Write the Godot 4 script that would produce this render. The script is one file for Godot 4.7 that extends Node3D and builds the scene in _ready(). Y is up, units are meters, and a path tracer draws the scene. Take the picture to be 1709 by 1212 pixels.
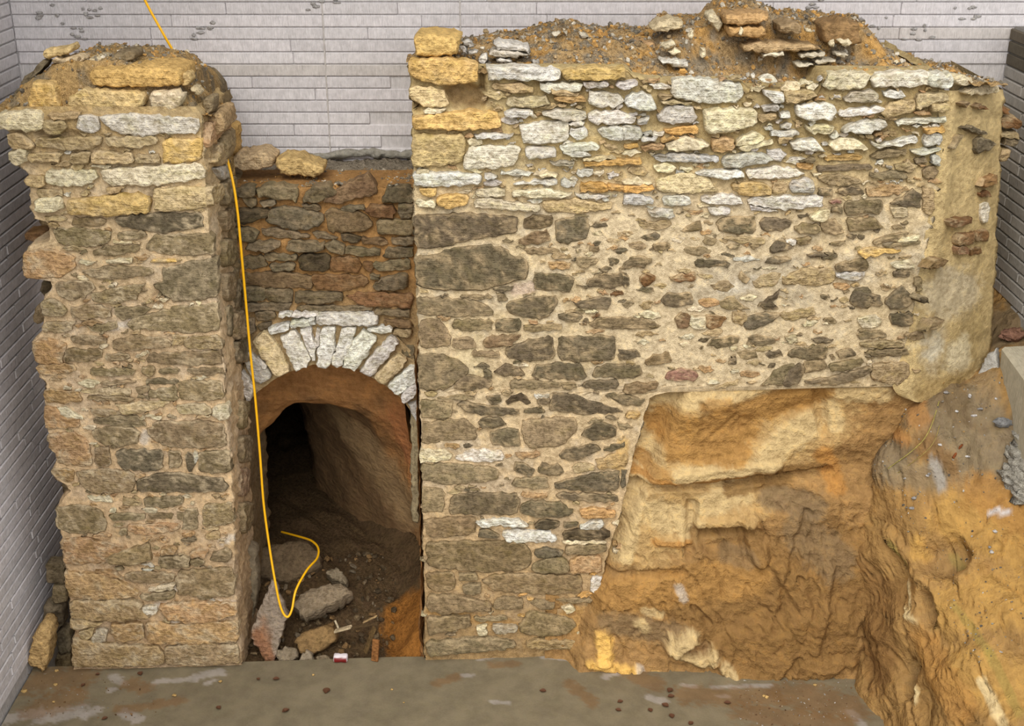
extends Node3D
# A stone ruin in a concrete-walled pit: a pier, a recessed wall with an arch over a rock passage, and a long wall standing on bedrock.
# Helpers turn a measured position in the 1709 x 1212 photograph into a point on a chosen plane of the place.

const CAM := Vector3(0, 4.74, 6.4)
const F := 2107.0
const PITCH := 23.0
var FWD: Vector3
var UPV: Vector3
var rng := RandomNumberGenerator.new()
var nz := FastNoiseLite.new()
var nf := FastNoiseLite.new()
var M := {}
var zo := Vector2.ZERO
var zs := 1.0
var fr := {}
var home: Node3D
var proud := 0.012
var rough := 1.0
var pending := []
var mortar_tint := Color(0.78, 0.68, 0.5)

# stone tones (sRGB)
const D := Color(0.47, 0.42, 0.335)
const MM := Color(0.585, 0.515, 0.395)
const B := Color(0.75, 0.655, 0.49)
const T := Color(0.76, 0.62, 0.45)
const W := Color(0.905, 0.875, 0.81)
const G := Color(0.825, 0.795, 0.745)
const C := Color(0.915, 0.85, 0.705)
const Y := Color(0.87, 0.725, 0.455)
const O := Color(0.85, 0.67, 0.41)
const K := Color(0.36, 0.315, 0.245)
const R := Color(0.52, 0.39, 0.27)
const P := Color(0.68, 0.52, 0.45)


func _ready() -> void:
	FWD = Vector3(0, -sin(deg_to_rad(PITCH)), -cos(deg_to_rad(PITCH)))
	UPV = Vector3(0, cos(deg_to_rad(PITCH)), -sin(deg_to_rad(PITCH)))
	# --- camera
	var cam := Camera3D.new()
	cam.name = "camera"
	cam.position = CAM
	cam.rotation_degrees = Vector3(-PITCH, 0, 0)
	cam.fov = rad_to_deg(2.0 * atan(606.0 / F))
	cam.near = 0.05
	cam.far = 60.0
	add_child(cam)
	cam.current = true
	# --- sky: bright even overcast over an open pit
	var sm := ProceduralSkyMaterial.new()
	sm.sky_top_color = Color(0.95, 0.945, 0.94)
	sm.sky_horizon_color = Color(0.92, 0.915, 0.91)
	sm.ground_horizon_color = Color(0.5, 0.47, 0.42)
	sm.ground_bottom_color = Color(0.34, 0.31, 0.27)
	sm.sun_angle_max = 1.0
	var sky := Sky.new()
	sky.sky_material = sm
	var env := Environment.new()
	env.background_mode = Environment.BG_SKY
	env.sky = sky
	env.background_energy_multiplier = 1.0
	env.tonemap_mode = Environment.TONE_MAPPER_LINEAR
	env.tonemap_exposure = 2.15
	env.sdfgi_enabled = true
	env.ssao_enabled = true
	env.ssil_enabled = true
	var we := WorldEnvironment.new()
	we.name = "world_environment"
	we.environment = env
	add_child(we)
	# --- soft daylight from high over the viewer
	var sun := DirectionalLight3D.new()
	sun.name = "veiled_sun"
	sun.rotation_degrees = Vector3(-44, -10, 0)
	sun.light_color = Color(1.0, 0.965, 0.91)
	sun.light_energy = 0.30
	sun.light_angular_distance = 40.0
	sun.shadow_enabled = true
	sun.sky_mode = DirectionalLight3D.SKY_MODE_LIGHT_ONLY
	add_child(sun)

	rng.seed = 4711
	nz.noise_type = FastNoiseLite.TYPE_SIMPLEX
	nz.frequency = 1.0
	nz.fractal_octaves = 4
	nz.seed = 11
	nf.noise_type = FastNoiseLite.TYPE_SIMPLEX
	nf.frequency = 1.0
	nf.fractal_type = FastNoiseLite.FRACTAL_NONE
	nf.seed = 23
	materials()
	concrete_walls()
	floor_slab()
	rock_face()
	earth_bank()
	passage()
	pier()
	recess_wall()
	main_wall()
	tops()
	loose_stones()
	passage_debris()
	cord()
	floor_litter()


# ------------------------------------------------------------------ measuring

func ray(x: float, y: float) -> Vector3:
	return FWD + Vector3.RIGHT * ((x - 854.5) / F) - UPV * ((y - 606.0) / F)


func hit(x: float, y: float, o: Vector3, n: Vector3) -> Vector3:
	var r := ray(x, y)
	return CAM + r * ((o - CAM).dot(n) / r.dot(n))


func at(x: float, y: float, z: float) -> Vector3:
	return hit(x, y, Vector3(0, 0, z), Vector3.BACK)


func frame(o: Vector3, a: Vector3, n: Vector3) -> Dictionary:
	var nn := n.normalized()
	var aa := a.normalized()
	return {"o": o, "a": aa, "b": nn.cross(aa).normalized(), "n": nn}


func zone(ox: float, oy: float, s: float) -> void:
	zo = Vector2(ox, oy)
	zs = s


func ns(p: Vector3, f: float) -> float:
	return nz.get_noise_3d(p.x * f, p.y * f, p.z * f)


func n1(p: Vector3, f: float) -> float:
	return nf.get_noise_3d(p.x * f, p.y * f, p.z * f)


func lin(c: Color) -> Color:
	return c.srgb_to_linear()


func shade(c: Color, k: float) -> Color:
	return Color(clampf(c.r * k, 0, 1), clampf(c.g * k, 0, 1), clampf(c.b * k, 0, 1))


func table(t: Array, x: float) -> float:
	if x <= t[0][0]:
		return t[0][1]
	for i in range(1, t.size()):
		if x <= t[i][0]:
			var u: float = (x - t[i - 1][0]) / (t[i][0] - t[i - 1][0])
			return lerpf(t[i - 1][1], t[i][1], u)
	return t[-1][1]


# ------------------------------------------------------------------ scene nodes

var taken := {}

func numbered(parent: Node, called: String) -> String:
	var key := str(parent.get_instance_id()) + called
	var n: int = taken.get(key, 0)
	taken[key] = n + 1
	return called if n == 0 else "%s_%03d" % [called, n]


func put(parent: Node, called: String, mesh: Mesh, m: Material) -> MeshInstance3D:
	var o := MeshInstance3D.new()
	o.name = numbered(parent, called)
	o.mesh = mesh
	o.material_override = m
	o.cast_shadow = GeometryInstance3D.SHADOW_CASTING_SETTING_ON
	parent.add_child(o, true)
	return o


func tag(o: Node, label: String, category := "", group := "", kind := "") -> void:
	o.set_meta("label", label)
	if category:
		o.set_meta("category", category)
	if group:
		o.set_meta("group", group)
	if kind:
		o.set_meta("kind", kind)


func thing(called: String, label: String, category := "", kind := "") -> Node3D:
	var o := Node3D.new()
	o.name = numbered(self, called)
	add_child(o, true)
	tag(o, label, category, "", kind)
	return o


# ------------------------------------------------------------------ meshes

func mesh_of(v: PackedVector3Array, idx: PackedInt32Array, c: PackedColorArray) -> ArrayMesh:
	var n := PackedVector3Array()
	n.resize(v.size())
	for i in range(0, idx.size(), 3):
		var a := idx[i]
		var b := idx[i + 1]
		var d := idx[i + 2]
		var k := (v[d] - v[a]).cross(v[b] - v[a])
		n[a] += k
		n[b] += k
		n[d] += k
	for i in n.size():
		n[i] = n[i].normalized() if n[i].length_squared() > 1e-18 else Vector3.UP
	var arr := []
	arr.resize(Mesh.ARRAY_MAX)
	arr[Mesh.ARRAY_VERTEX] = v
	arr[Mesh.ARRAY_NORMAL] = n
	arr[Mesh.ARRAY_INDEX] = idx
	if c.size():
		arr[Mesh.ARRAY_COLOR] = c
	var m := ArrayMesh.new()
	m.add_surface_from_arrays(Mesh.PRIMITIVE_TRIANGLES, arr)
	return m


func grid_index(w: int, h: int, flip := false) -> PackedInt32Array:
	# rows run upwards, columns to the right as seen from the front
	var idx := PackedInt32Array()
	for j in h - 1:
		for i in w - 1:
			var a := j * w + i
			var b := a + 1
			var c := a + w
			var d := c + 1
			if flip:
				idx.append_array([a, b, c, b, d, c])
			else:
				idx.append_array([a, c, b, b, c, d])
	return idx


func flat(mesh: ArrayMesh) -> ArrayMesh:
	var st := SurfaceTool.new()
	st.create_from(mesh, 0)
	st.deindex()
	var arr := st.commit_to_arrays()
	var v: PackedVector3Array = arr[Mesh.ARRAY_VERTEX]
	var n := PackedVector3Array()
	n.resize(v.size())
	for i in range(0, v.size(), 3):
		var k := (v[i + 2] - v[i]).cross(v[i + 1] - v[i]).normalized()
		n[i] = k
		n[i + 1] = k
		n[i + 2] = k
	arr[Mesh.ARRAY_NORMAL] = n
	var m := ArrayMesh.new()
	m.add_surface_from_arrays(Mesh.PRIMITIVE_TRIANGLES, arr)
	return m


# outline in plane coordinates: corners cut, resampled, roughened
func outline(p: Array, step: float, wob: float) -> PackedVector2Array:
	var q := PackedVector2Array()
	for i in p.size():
		var a: Vector2 = p[i]
		var b: Vector2 = p[(i + 1) % p.size()]
		q.append(a.lerp(b, 0.08))
		q.append(a.lerp(b, 0.92))
	var per := 0.0
	for i in q.size():
		per += q[i].distance_to(q[(i + 1) % q.size()])
	var n := clampi(int(per / step), 12, 56)
	var out := PackedVector2Array()
	var want := per / n
	var run := 0.0
	var next := 0.0
	for i in q.size():
		var a := q[i]
		var b := q[(i + 1) % q.size()]
		var l := a.distance_to(b)
		while next <= run + l and out.size() < n:
			out.append(a.lerp(b, (next - run) / maxf(l, 1e-6)))
			next += want
		run += l
	if wob > 0.0:
		for i in out.size():
			var t := out[i]
			out[i] += Vector2(nf.get_noise_2d(t.x * 30.0, t.y * 30.0 + 7.0), nf.get_noise_2d(t.x * 30.0 + 50.0, t.y * 30.0)) * wob + Vector2(nf.get_noise_2d(t.x * 90.0, t.y * 90.0), nf.get_noise_2d(t.x * 90.0 + 9.0, t.y * 90.0)) * wob * 0.6
	return out


# a stone bedded in a wall: its face stands proud of the plane, its edge is broken, its back is buried
func stone_mesh(poly: Array, f: Dictionary, tone: Color, h: float, deep: float, smear: float) -> ArrayMesh:
	var o := outline(poly, 0.022, 0.006 * rough)
	var n := o.size()
	var area := 0.0
	var c := Vector2.ZERO
	for i in n:
		area += o[i].cross(o[(i + 1) % n])
		c += o[i]
	c /= n
	if area < 0:
		o.reverse()
	var sxx := 0.0
	var sxy := 0.0
	var syy := 0.0
	for i in n:
		o[i] += (o[i] - c).normalized() * 0.0045
	for q in o:
		var d: Vector2 = q - c
		sxx += d.x * d.x
		sxy += d.x * d.y
		syy += d.y * d.y
	var ang := 0.5 * atan2(2.0 * sxy, sxx - syy)
	var e := Vector2(cos(ang), sin(ang))
	var l1 := 0.0
	var l2 := 0.0
	for q in o:
		l1 = maxf(l1, absf((q - c).dot(e)))
		l2 = maxf(l2, absf((q - c).dot(e.orthogonal())))
	var seg := maxf(0.0, l1 - l2) * 0.9
	var ts := [0.0, 0.0, 0.06, 0.2, 0.42, 0.7, 1.0]
	var hs := [-deep, 0.5, 0.85, 0.98, 1.0, 1.0, 1.0]
	var v := PackedVector3Array()
	var col := PackedColorArray()
	var jit := Vector3(rng.randf() * 40.0, rng.randf() * 40.0, 0)
	var base := lin(shade(tone, rng.randf_range(0.93, 1.06)))
	base = Color(base.r * rng.randf_range(0.96, 1.04), base.g, base.b * rng.randf_range(0.94, 1.05))
	var mort := lin(mortar_tint.lerp(Color(0.80, 0.745, 0.635), 0.55))
	var tilt := Vector2(rng.randf_range(-0.5, 0.5), rng.randf_range(-0.5, 0.5)) * h
	for k in ts.size():
		for q in o:
			var s := c + e * clampf((q - c).dot(e), -seg, seg)
			var u := (q as Vector2).lerp(s, ts[k])
			var w3: Vector3 = f.o + f.a * u.x + f.b * u.y
			var hh: float = -deep
			if k > 0:
				var rel := (u - c) / maxf(l1, 0.01)
				hh = h * hs[k] + 0.003 + tilt.dot(rel) * clampf(ts[k] * 4.0, 0, 1)
				hh += (ns(w3 + jit, 9.0) * 0.5 * h + n1(w3 + jit, 34.0) * 0.0035 * rough + n1(w3 * Vector3(0.35, 1, 0.35) + jit, 60.0) * 0.003 * rough) * (0.35 if k == 1 else 1.0)
			v.append(w3 + f.n * hh)
			var g := 1.0 + 0.16 * ns(w3 * Vector3(0.5, 1.4, 0.5) + jit, 10.0) + 0.08 * n1(w3, 45.0)
			var cc := Color(base.r * g, base.g * g, base.b * (2.0 * g - 1.0 if g < 1.0 else g))
			var m := clampf((ns(w3 + Vector3(3, 1, 0), 7.0) + 0.5 * n1(w3, 40.0) + (0.30 if k <= 2 else 0.0) - 0.12) * 2.4, 0, 1) * smear
			col.append(cc.lerp(mort, m))
	var idx := PackedInt32Array()
	for k in ts.size() - 1:
		for i in n:
			var a := k * n + i
			var b := k * n + (i + 1) % n
			idx.append_array([a, a + n, b, b, a + n, b + n])
	return mesh_of(v, idx, col)


# queue one stone, outlined in the pixels of the current zone, on the current plane
func q(tone: Color, ...p: Array) -> void:
	var poly := []
	for i in range(0, p.size() - 1, 2):
		var w3 := hit(zo.x + p[i] / zs, zo.y + p[i + 1] / zs, fr.o, fr.n)
		poly.append(Vector2((w3 - fr.o).dot(fr.a), (w3 - fr.o).dot(fr.b)))
	var area := 0.0
	for i in poly.size():
		area += (poly[i] as Vector2).cross(poly[(i + 1) % poly.size()])
	pending.append({"poly": poly, "tone": tone, "f": fr, "h": proud * rng.randf_range(0.6, 1.5), "area": absf(area), "smear": smear_now})


var smear_now := 0.5

# small slivers of stone pinned into the joints between the larger stones
func pinnings(parent: Node3D, count: int, x0: float, y0: float, x1: float, y1: float, tones: Array, seed_v: int) -> void:
	var r := RandomNumberGenerator.new()
	r.seed = seed_v
	var meshes := []
	var tries := 0
	var bounds := []
	for s in pending:
		var rc := Rect2(s.poly[0], Vector2.ZERO)
		for v2 in s.poly:
			rc = rc.expand(v2)
		bounds.append([rc.grow(0.01), PackedVector2Array(s.poly)])
	while meshes.size() < count and tries < count * 14:
		tries += 1
		var px := r.randf_range(x0, x1)
		var py := r.randf_range(y0, y1)
		if seed_v == 5 and px < table([[0.0, 10.0], [345.0, 60.0], [400.0, 90.0], [500.0, 90.0], [700.0, 85.0], [830.0, 125.0], [1110.0, 135.0]], py) + 8.0:
			continue
		if seed_v == 5 and px > table([[190.0, 322.0], [345.0, 336.0], [620.0, 364.0], [1110.0, 392.0]], py):
			continue
		if seed_v == 6 and px < 805.0 and py < 190.0:
			continue
		var w3 := hit(px, py, fr.o, fr.n)
		var c := Vector2((w3 - fr.o).dot(fr.a), (w3 - fr.o).dot(fr.b))
		var l := 0.012 + 0.05 * pow(r.randf(), 1.6)
		var t := l * r.randf_range(0.18, 0.42)
		var a := r.randf_range(-0.22, 0.22)
		var e := Vector2(cos(a), sin(a))
		var free := true
		for b in bounds:
			if (b[0] as Rect2).grow(l).has_point(c):
				for k in [-1.0, -0.5, 0.0, 0.5, 1.0]:
					for m in [-1.0, 1.0]:
						if Geometry2D.is_point_in_polygon(c + e * l * k + e.orthogonal() * t * m, b[1]):
							free = false
							break
					if not free:
						break
			if not free:
				break
		if not free:
			continue
		var poly := [c - e * l, c - e * l * 0.4 - e.orthogonal() * t * r.randf_range(0.6, 1.0), c + e * l * 0.5 - e.orthogonal() * t, c + e * l, c + e * l * 0.3 + e.orthogonal() * t, c - e * l * 0.6 + e.orthogonal() * t * r.randf_range(0.5, 1.0)]
		var band: Array = tones[0]
		for tb in tones:
			if py >= tb[0]:
				band = tb
		var tone: Color = band[1 + r.randi() % (band.size() - 1)]
		meshes.append(stone_mesh(poly, fr, tone, r.randf_range(0.003, 0.012), 0.03, 0.55))
		bounds.append([Rect2(c - Vector2(l, l), Vector2(l, l) * 2.0), PackedVector2Array(poly)])
	if meshes:
		var st := SurfaceTool.new()
		for m in meshes:
			st.append_from(m, 0, Transform3D())
		var o := put(parent, "pinning_stones", st.commit(), M.lime)
		o.set_meta("kind", "stuff")


func lay(parent: Node3D, called := "stone") -> void:
	pending.sort_custom(func(a, b): return a.area > b.area)
	var rest := []
	for i in pending.size():
		var s: Dictionary = pending[i]
		var mesh := stone_mesh(s.poly, s.f, s.tone, s.h, 0.05, s.smear)
		var lum: float = s.tone.get_luminance()
		var m: Material = M.schist if lum < 0.56 else M.lime
		if i < 300:
			put(parent, called, mesh, m)
		else:
			rest.append(mesh)
	if rest:
		var st := SurfaceTool.new()
		for r in rest:
			st.append_from(r, 0, Transform3D())
		var o := put(parent, "small_stones", st.commit(), M.lime)
		o.set_meta("kind", "stuff")
	pending.clear()


# ------------------------------------------------------------------ surface colouring by strokes (pigment and relief)

class Stroke:
	var a: Vector3
	var b: Vector3
	var r: float
	var c: Color
	var s: float
	var amp: float


func stroke(list: Array, a: Vector3, b: Vector3, r: float, c: Color, s := 1.0, amp := 0.0) -> void:
	var k := Stroke.new()
	k.a = a
	k.b = b
	k.r = r
	k.c = lin(c)
	k.s = s
	k.amp = amp
	list.append(k)


func weight(k: Stroke, p: Vector3, wob: float) -> float:
	var ab := k.b - k.a
	var t := 0.0
	var l := ab.length_squared()
	if l > 1e-9:
		t = clampf((p - k.a).dot(ab) / l, 0, 1)
	var d := p.distance_to(k.a + ab * t)
	if d > k.r * 1.6:
		return 0.0
	return 1.0 - smoothstep(0.65, 1.15, d / k.r + wob)


func painted(list: Array, p: Vector3, c: Color) -> Color:
	if list.is_empty():
		return c
	var wob := 0.35 * ns(p, 11.0) + 0.12 * n1(p, 60.0)
	for k in list:
		if k.s > 0.0:
			var w := weight(k, p, wob)
			if w > 0.0:
				c = c.lerp(k.c, w * k.s)
	return c


func relief(list: Array, p: Vector3) -> float:
	var h := 0.0
	for k in list:
		if k.amp != 0.0:
			h += k.amp * weight(k, p, 0.2 * ns(p, 9.0))
	return h


# ------------------------------------------------------------------ materials

func noise_image(w: int, h: int, f: float, sd: int, oct := 4, kind := FastNoiseLite.TYPE_SIMPLEX) -> Image:
	var n := FastNoiseLite.new()
	n.noise_type = kind
	n.frequency = f
	n.seed = sd
	n.fractal_octaves = oct
	var im := n.get_seamless_image(w, h)
	im.convert(Image.FORMAT_L8)
	return im


func mixed(parts: Array, lo: float, hi: float, gain := 1.0) -> PackedFloat32Array:
	# parts: [image, weight] -> values between lo and hi
	var n := 512 * 512
	var out := PackedFloat32Array()
	out.resize(n)
	var total := 0.0
	for p in parts:
		total += absf(p[1])
	for p in parts:
		var im: Image = p[0]
		if im.get_width() != 512 or im.get_height() != 512:
			im.resize(512, 512, Image.INTERPOLATE_CUBIC)
		var d := im.get_data()
		var w: float = p[1] / total / 255.0
		var off: float = 0.0 if p[1] > 0 else absf(p[1]) / total
		for i in n:
			out[i] += d[i] * w + off
	for i in n:
		out[i] = lerpf(lo, hi, clampf((out[i] - 0.5) * gain + 0.5, 0, 1))
	return out


func gray(vals: PackedFloat32Array, tint := Vector3.ZERO) -> ImageTexture:
	var b := PackedByteArray()
	b.resize(vals.size() * 3)
	for i in vals.size():
		var x := vals[i]
		b[i * 3] = clampi(int(255.0 * (x + tint.x * (x - 0.8))), 0, 255)
		b[i * 3 + 1] = clampi(int(255.0 * (x + tint.y * (x - 0.8))), 0, 255)
		b[i * 3 + 2] = clampi(int(255.0 * (x + tint.z * (x - 0.8))), 0, 255)
	return ImageTexture.create_from_image(Image.create_from_data(512, 512, false, Image.FORMAT_RGB8, b))


func surface(called: String, alb: Texture2D, bump: Texture2D, scale: Vector3, bump_cm: float, rough_v: float) -> StandardMaterial3D:
	var m := StandardMaterial3D.new()
	m.resource_name = called
	m.vertex_color_use_as_albedo = true
	m.albedo_texture = alb
	m.uv1_triplanar = true
	m.uv1_world_triplanar = true
	m.uv1_scale = scale
	m.uv1_triplanar_sharpness = 4.0
	m.roughness = rough_v
	m.metallic_specular = 0.25
	if bump:
		m.heightmap_enabled = true
		m.heightmap_texture = bump
		m.heightmap_scale = bump_cm
	return m


func plain(called: String, c: Color, r: float) -> StandardMaterial3D:
	var m := StandardMaterial3D.new()
	m.resource_name = called
	m.albedo_color = c
	m.roughness = r
	return m


func materials() -> void:
	var fine := noise_image(512, 512, 0.11, 1, 3)
	var mid := noise_image(512, 512, 0.025, 2, 5)
	var big := noise_image(512, 512, 0.008, 3, 4)
	var streak := noise_image(64, 512, 0.07, 4, 4)
	var streak2 := noise_image(128, 512, 0.16, 5, 3)
	var cell := noise_image(512, 512, 0.03, 6, 3, FastNoiseLite.TYPE_CELLULAR)
	var comb := noise_image(512, 40, 0.16, 7, 2)
	var comb2 := noise_image(512, 90, 0.07, 8, 3)
	M.mortar = surface("mortar", gray(mixed([[fine, 0.8], [mid, 1.2], [big, 0.8]], 0.74, 1.1, 1.6), Vector3(-0.1, 0, 0.2)), gray(mixed([[fine, 0.7], [mid, 1.0], [big, 0.5]], 0, 1, 1.4)), Vector3(1.9, 1.9, 1.9), 0.55, 0.95)
	M.schist = surface("schist", gray(mixed([[streak, 0.55], [streak2, 0.5], [fine, 0.8], [mid, 1.1], [big, 0.8]], 0.62, 1.2, 2.1), Vector3(-0.05, 0, 0.1)), gray(mixed([[streak, 0.6], [streak2, 0.4], [mid, 0.9], [fine, 0.5]], 0, 1, 1.5)), Vector3(2.3, 2.3, 2.3), 0.5, 0.9)
	M.lime = surface("limestone", gray(mixed([[mid, 1.2], [streak, 0.4], [fine, 0.6], [big, 0.7]], 0.7, 1.12, 1.8), Vector3(-0.1, 0, 0.25)), gray(mixed([[mid, 1.2], [streak, 0.5], [big, 0.6], [fine, 0.4]], 0, 1, 1.7)), Vector3(2.0, 2.0, 2.0), 1.0, 0.93)
	M.rock = surface("bedrock", gray(mixed([[mid, 1.1], [streak, 0.45], [big, 0.9], [fine, 0.6]], 0.78, 1.1, 1.6), Vector3(-0.1, 0, 0.2)), gray(mixed([[mid, 1.2], [streak, 0.2], [big, 0.6], [fine, 0.4]], 0, 1, 1.5)), Vector3(1.2, 1.2, 1.2), 1.1, 0.95)
	M.dirt = surface("dirt", gray(mixed([[fine, 1.2], [cell, 0.9], [mid, 0.8]], 0.6, 1.15, 1.8), Vector3(-0.05, 0, 0.12)), gray(mixed([[fine, 1.0], [cell, 1.0], [mid, 1.0]], 0, 1, 1.6)), Vector3(2.4, 2.4, 2.4), 1.3, 0.97)
	M.comb = surface("combed concrete", gray(mixed([[comb, 0.5], [comb2, 0.5], [mid, 0.7], [big, 0.6], [fine, 0.4]], 0.84, 1.04, 1.5)), gray(mixed([[comb, 1.2], [comb2, 0.8], [mid, 0.5]], 0, 1, 1.6)), Vector3(1.7, 1.7, 1.7), 0.32, 0.93)
	M.slab = surface("screeded concrete", gray(mixed([[big, 1.0], [mid, 0.5], [fine, 0.4]], 0.87, 1.05, 1.3)), gray(mixed([[fine, 0.5], [mid, 0.6], [big, 0.8]], 0, 1, 1.2)), Vector3(0.9, 0.9, 0.9), 0.2, 0.8)
	M.cord = plain("yellow cord sheath", Color(0.98, 0.74, 0.07), 0.45)
	M.can = plain("painted can", Color.WHITE, 0.4)
	M.can.vertex_color_use_as_albedo = true
	M.leaf = plain("dry leaf", Color(0.34, 0.21, 0.12), 0.8)
	M.leaf2 = plain("yellow chip", Color(0.80, 0.58, 0.26), 0.9)


# ------------------------------------------------------------------ concrete walls of the pit

func box_mesh(size: Vector3, bev: float, c: Color, mid := Vector3.ZERO) -> ArrayMesh:
	# chamfered box centred on mid
	var v := PackedVector3Array()
	var idx := PackedInt32Array()
	var h := size * 0.5
	for ax in 3:
		for s in [-1.0, 1.0]:
			var b := (ax + 1) % 3
			var d := (ax + 2) % 3
			var st := v.size()
			for e in [[-1, -1], [1, -1], [1, 1], [-1, 1]]:
				var p := Vector3.ZERO
				p[ax] = h[ax] * s
				p[b] = (h[b] - bev) * e[0]
				p[d] = (h[d] - bev) * e[1]
				v.append(p)
			if s > 0:
				idx.append_array([st, st + 2, st + 1, st, st + 3, st + 2])
			else:
				idx.append_array([st, st + 1, st + 2, st, st + 2, st + 3])
	var faces := v.size() / 4
	# chamfer strips: join the nearest edges of neighbouring faces
	for i in faces:
		for j in range(i + 1, faces):
			var near := []
			for a in 4:
				for b in 4:
					if v[i * 4 + a].distance_to(v[j * 4 + b]) < bev * 1.5 + 1e-6:
						near.append([i * 4 + a, j * 4 + b])
			if near.size() == 2:
				var p0: Vector3 = v[near[0][0]]
				var p1: Vector3 = v[near[0][1]]
				var p2: Vector3 = v[near[1][0]]
				var out := (p0 + p1) * 0.5
				var nn := (p2 - p0).cross(p1 - p0)
				if nn.dot(out) > 0:
					idx.append_array([near[0][0], near[0][1], near[1][0], near[1][0], near[0][1], near[1][1]])
				else:
					idx.append_array([near[0][0], near[1][0], near[0][1], near[1][0], near[1][1], near[0][1]])
	var col := PackedColorArray()
	for i in v.size():
		v[i] += mid
		col.append(lin(c))
	return flat(mesh_of(v, idx, col))


const COURSE := 0.0721
const BACKZ := -1.25
const LEFTX := -2.95
const RIGHTX := 2.95

func concrete_walls() -> void:
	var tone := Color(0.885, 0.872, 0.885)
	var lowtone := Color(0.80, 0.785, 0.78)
	# back wall: a thick pour with courses of combed formliner blocks on its face
	var back := put(self, "wall_back", box_mesh(Vector3(8.2, 3.2, 0.4), 0.01, Color(0.84, 0.825, 0.83), Vector3(0.3, 4.0, BACKZ - 0.212)), M.comb)
	tag(back, "pale grey concrete retaining wall of combed block courses behind the ruin", "", "", "structure")
	var y0 := 3.578
	for k in range(-14, 7):
		var yb := y0 + k * COURSE
		var x := LEFTX + 0.02 - rng.randf() * 0.3
		while x < 3.3:
			var len := rng.randf_range(0.7, 1.5)
			var x0 := maxf(x, LEFTX)
			var x1 := minf(x + len, 3.3)
			x += len
			if x1 - x0 < 0.03:
				continue
			var mid := (x0 + x1) * 0.5
			var seen := yb > 3.43 or (mid > -2.0 and mid < -0.4 and yb > 2.7)
			if not seen or (mid > 0.2 and mid < 2.0 and yb < 3.5):
				continue
			var c := shade(tone, rng.randf_range(0.97, 1.02))
			if rng.randf() < 0.10:
				c = c.lerp(Color(0.80, 0.77, 0.74), 0.5)
			put(back, "block", box_mesh(Vector3(x1 - x0 - 0.002, COURSE - 0.006, 0.03), 0.004, c, Vector3(mid, yb + COURSE * 0.5, BACKZ - 0.015 + rng.randf_range(-0.002, 0.002))), M.comb)
	# panel joints, thin raised fins of cement
	for s in [[545.0, 140.0], [768.0, 30.0]]:
		var p := at(s[0], s[1], BACKZ)
		put(back, "panel_joint", box_mesh(Vector3(0.010, 1.5, 0.012), 0.003, Color(0.80, 0.78, 0.77), Vector3(p.x, 3.4, BACKZ - 0.002)), M.comb)
	# cement squeezed out along the foot of the wall, above the ledge
	var st := thing("cement_fillet", "strip of dark grey cement along the foot of the back wall", "cement", "")
	st.set_meta("kind", "structure")
	put(st, "cement_bead", tube([Vector3(-1.7, 2.87, BACKZ + 0.02), Vector3(-1.2, 2.88, BACKZ + 0.03), Vector3(-0.9, 2.9, BACKZ + 0.03), Vector3(-0.5, 2.89, BACKZ + 0.02)], 0.026, Color(0.62, 0.60, 0.55), 8, 0.03), M.mortar)
	# smears of mortar on the upper left of the back wall
	for s in [[45, 40, 110, 10], [115, 45, 140, 70], [150, 25, 165, 12], [330, 62, 350, 30], [520, 12, 560, 4], [1400, 20, 1480, 40], [1520, 60, 1560, 52], [1600, 20, 1650, 30], [1330, 35, 1360, 8]]:
		var a := at(s[0], s[1], BACKZ + 0.004)
		var b := at(s[2], s[3], BACKZ + 0.004)
		for i in 7:
			var t := rng.randf()
			var pp := a.lerp(b, t) + Vector3(rng.randf_range(-0.05, 0.05), rng.randf_range(-0.04, 0.04), 0)
			put(back, "mortar_splash", lump(pp, Vector3(rng.randf_range(0.008, 0.022), rng.randf_range(0.005, 0.011), 0.004), Color(0.70, 0.68, 0.66), 2, rng.randf() * 50.0), M.mortar)
	# unseen deck above the frame, added to block sky light over the rear pit
	var deck := put(self, "added_shade_deck", box_mesh(Vector3(8.2, 0.25, 1.9), 0.01, Color(0.72, 0.70, 0.68), Vector3(0.3, 5.73, -0.5)), M.comb)
	tag(deck, "unseen deck added over the rear of the pit to shade it", "", "", "structure")
	# left wall
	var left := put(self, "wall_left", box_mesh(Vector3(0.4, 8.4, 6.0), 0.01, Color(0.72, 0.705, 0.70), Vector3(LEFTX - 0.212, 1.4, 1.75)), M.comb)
	tag(left, "pale grey concrete side wall of long combed courses left of the pier", "", "", "structure")
	for k in range(-49, 5):
		var yb := y0 + k * COURSE
		var zz := BACKZ
		while zz < 1.6:
			var l := rng.randf_range(0.5, 0.95)
			var z1 := minf(zz + l, 1.6)
			if z1 - zz > 0.05:
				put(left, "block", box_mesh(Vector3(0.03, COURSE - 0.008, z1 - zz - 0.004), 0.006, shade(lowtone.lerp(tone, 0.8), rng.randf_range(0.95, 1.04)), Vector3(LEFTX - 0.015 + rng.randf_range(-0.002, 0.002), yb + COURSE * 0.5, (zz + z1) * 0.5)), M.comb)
			zz = z1
	# right wall, lower, its top open to view
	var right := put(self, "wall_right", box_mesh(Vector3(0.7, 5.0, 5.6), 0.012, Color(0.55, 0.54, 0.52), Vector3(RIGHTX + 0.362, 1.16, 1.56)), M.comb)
	tag(right, "darker concrete side wall with coursed face at the right edge", "", "", "structure")
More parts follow.
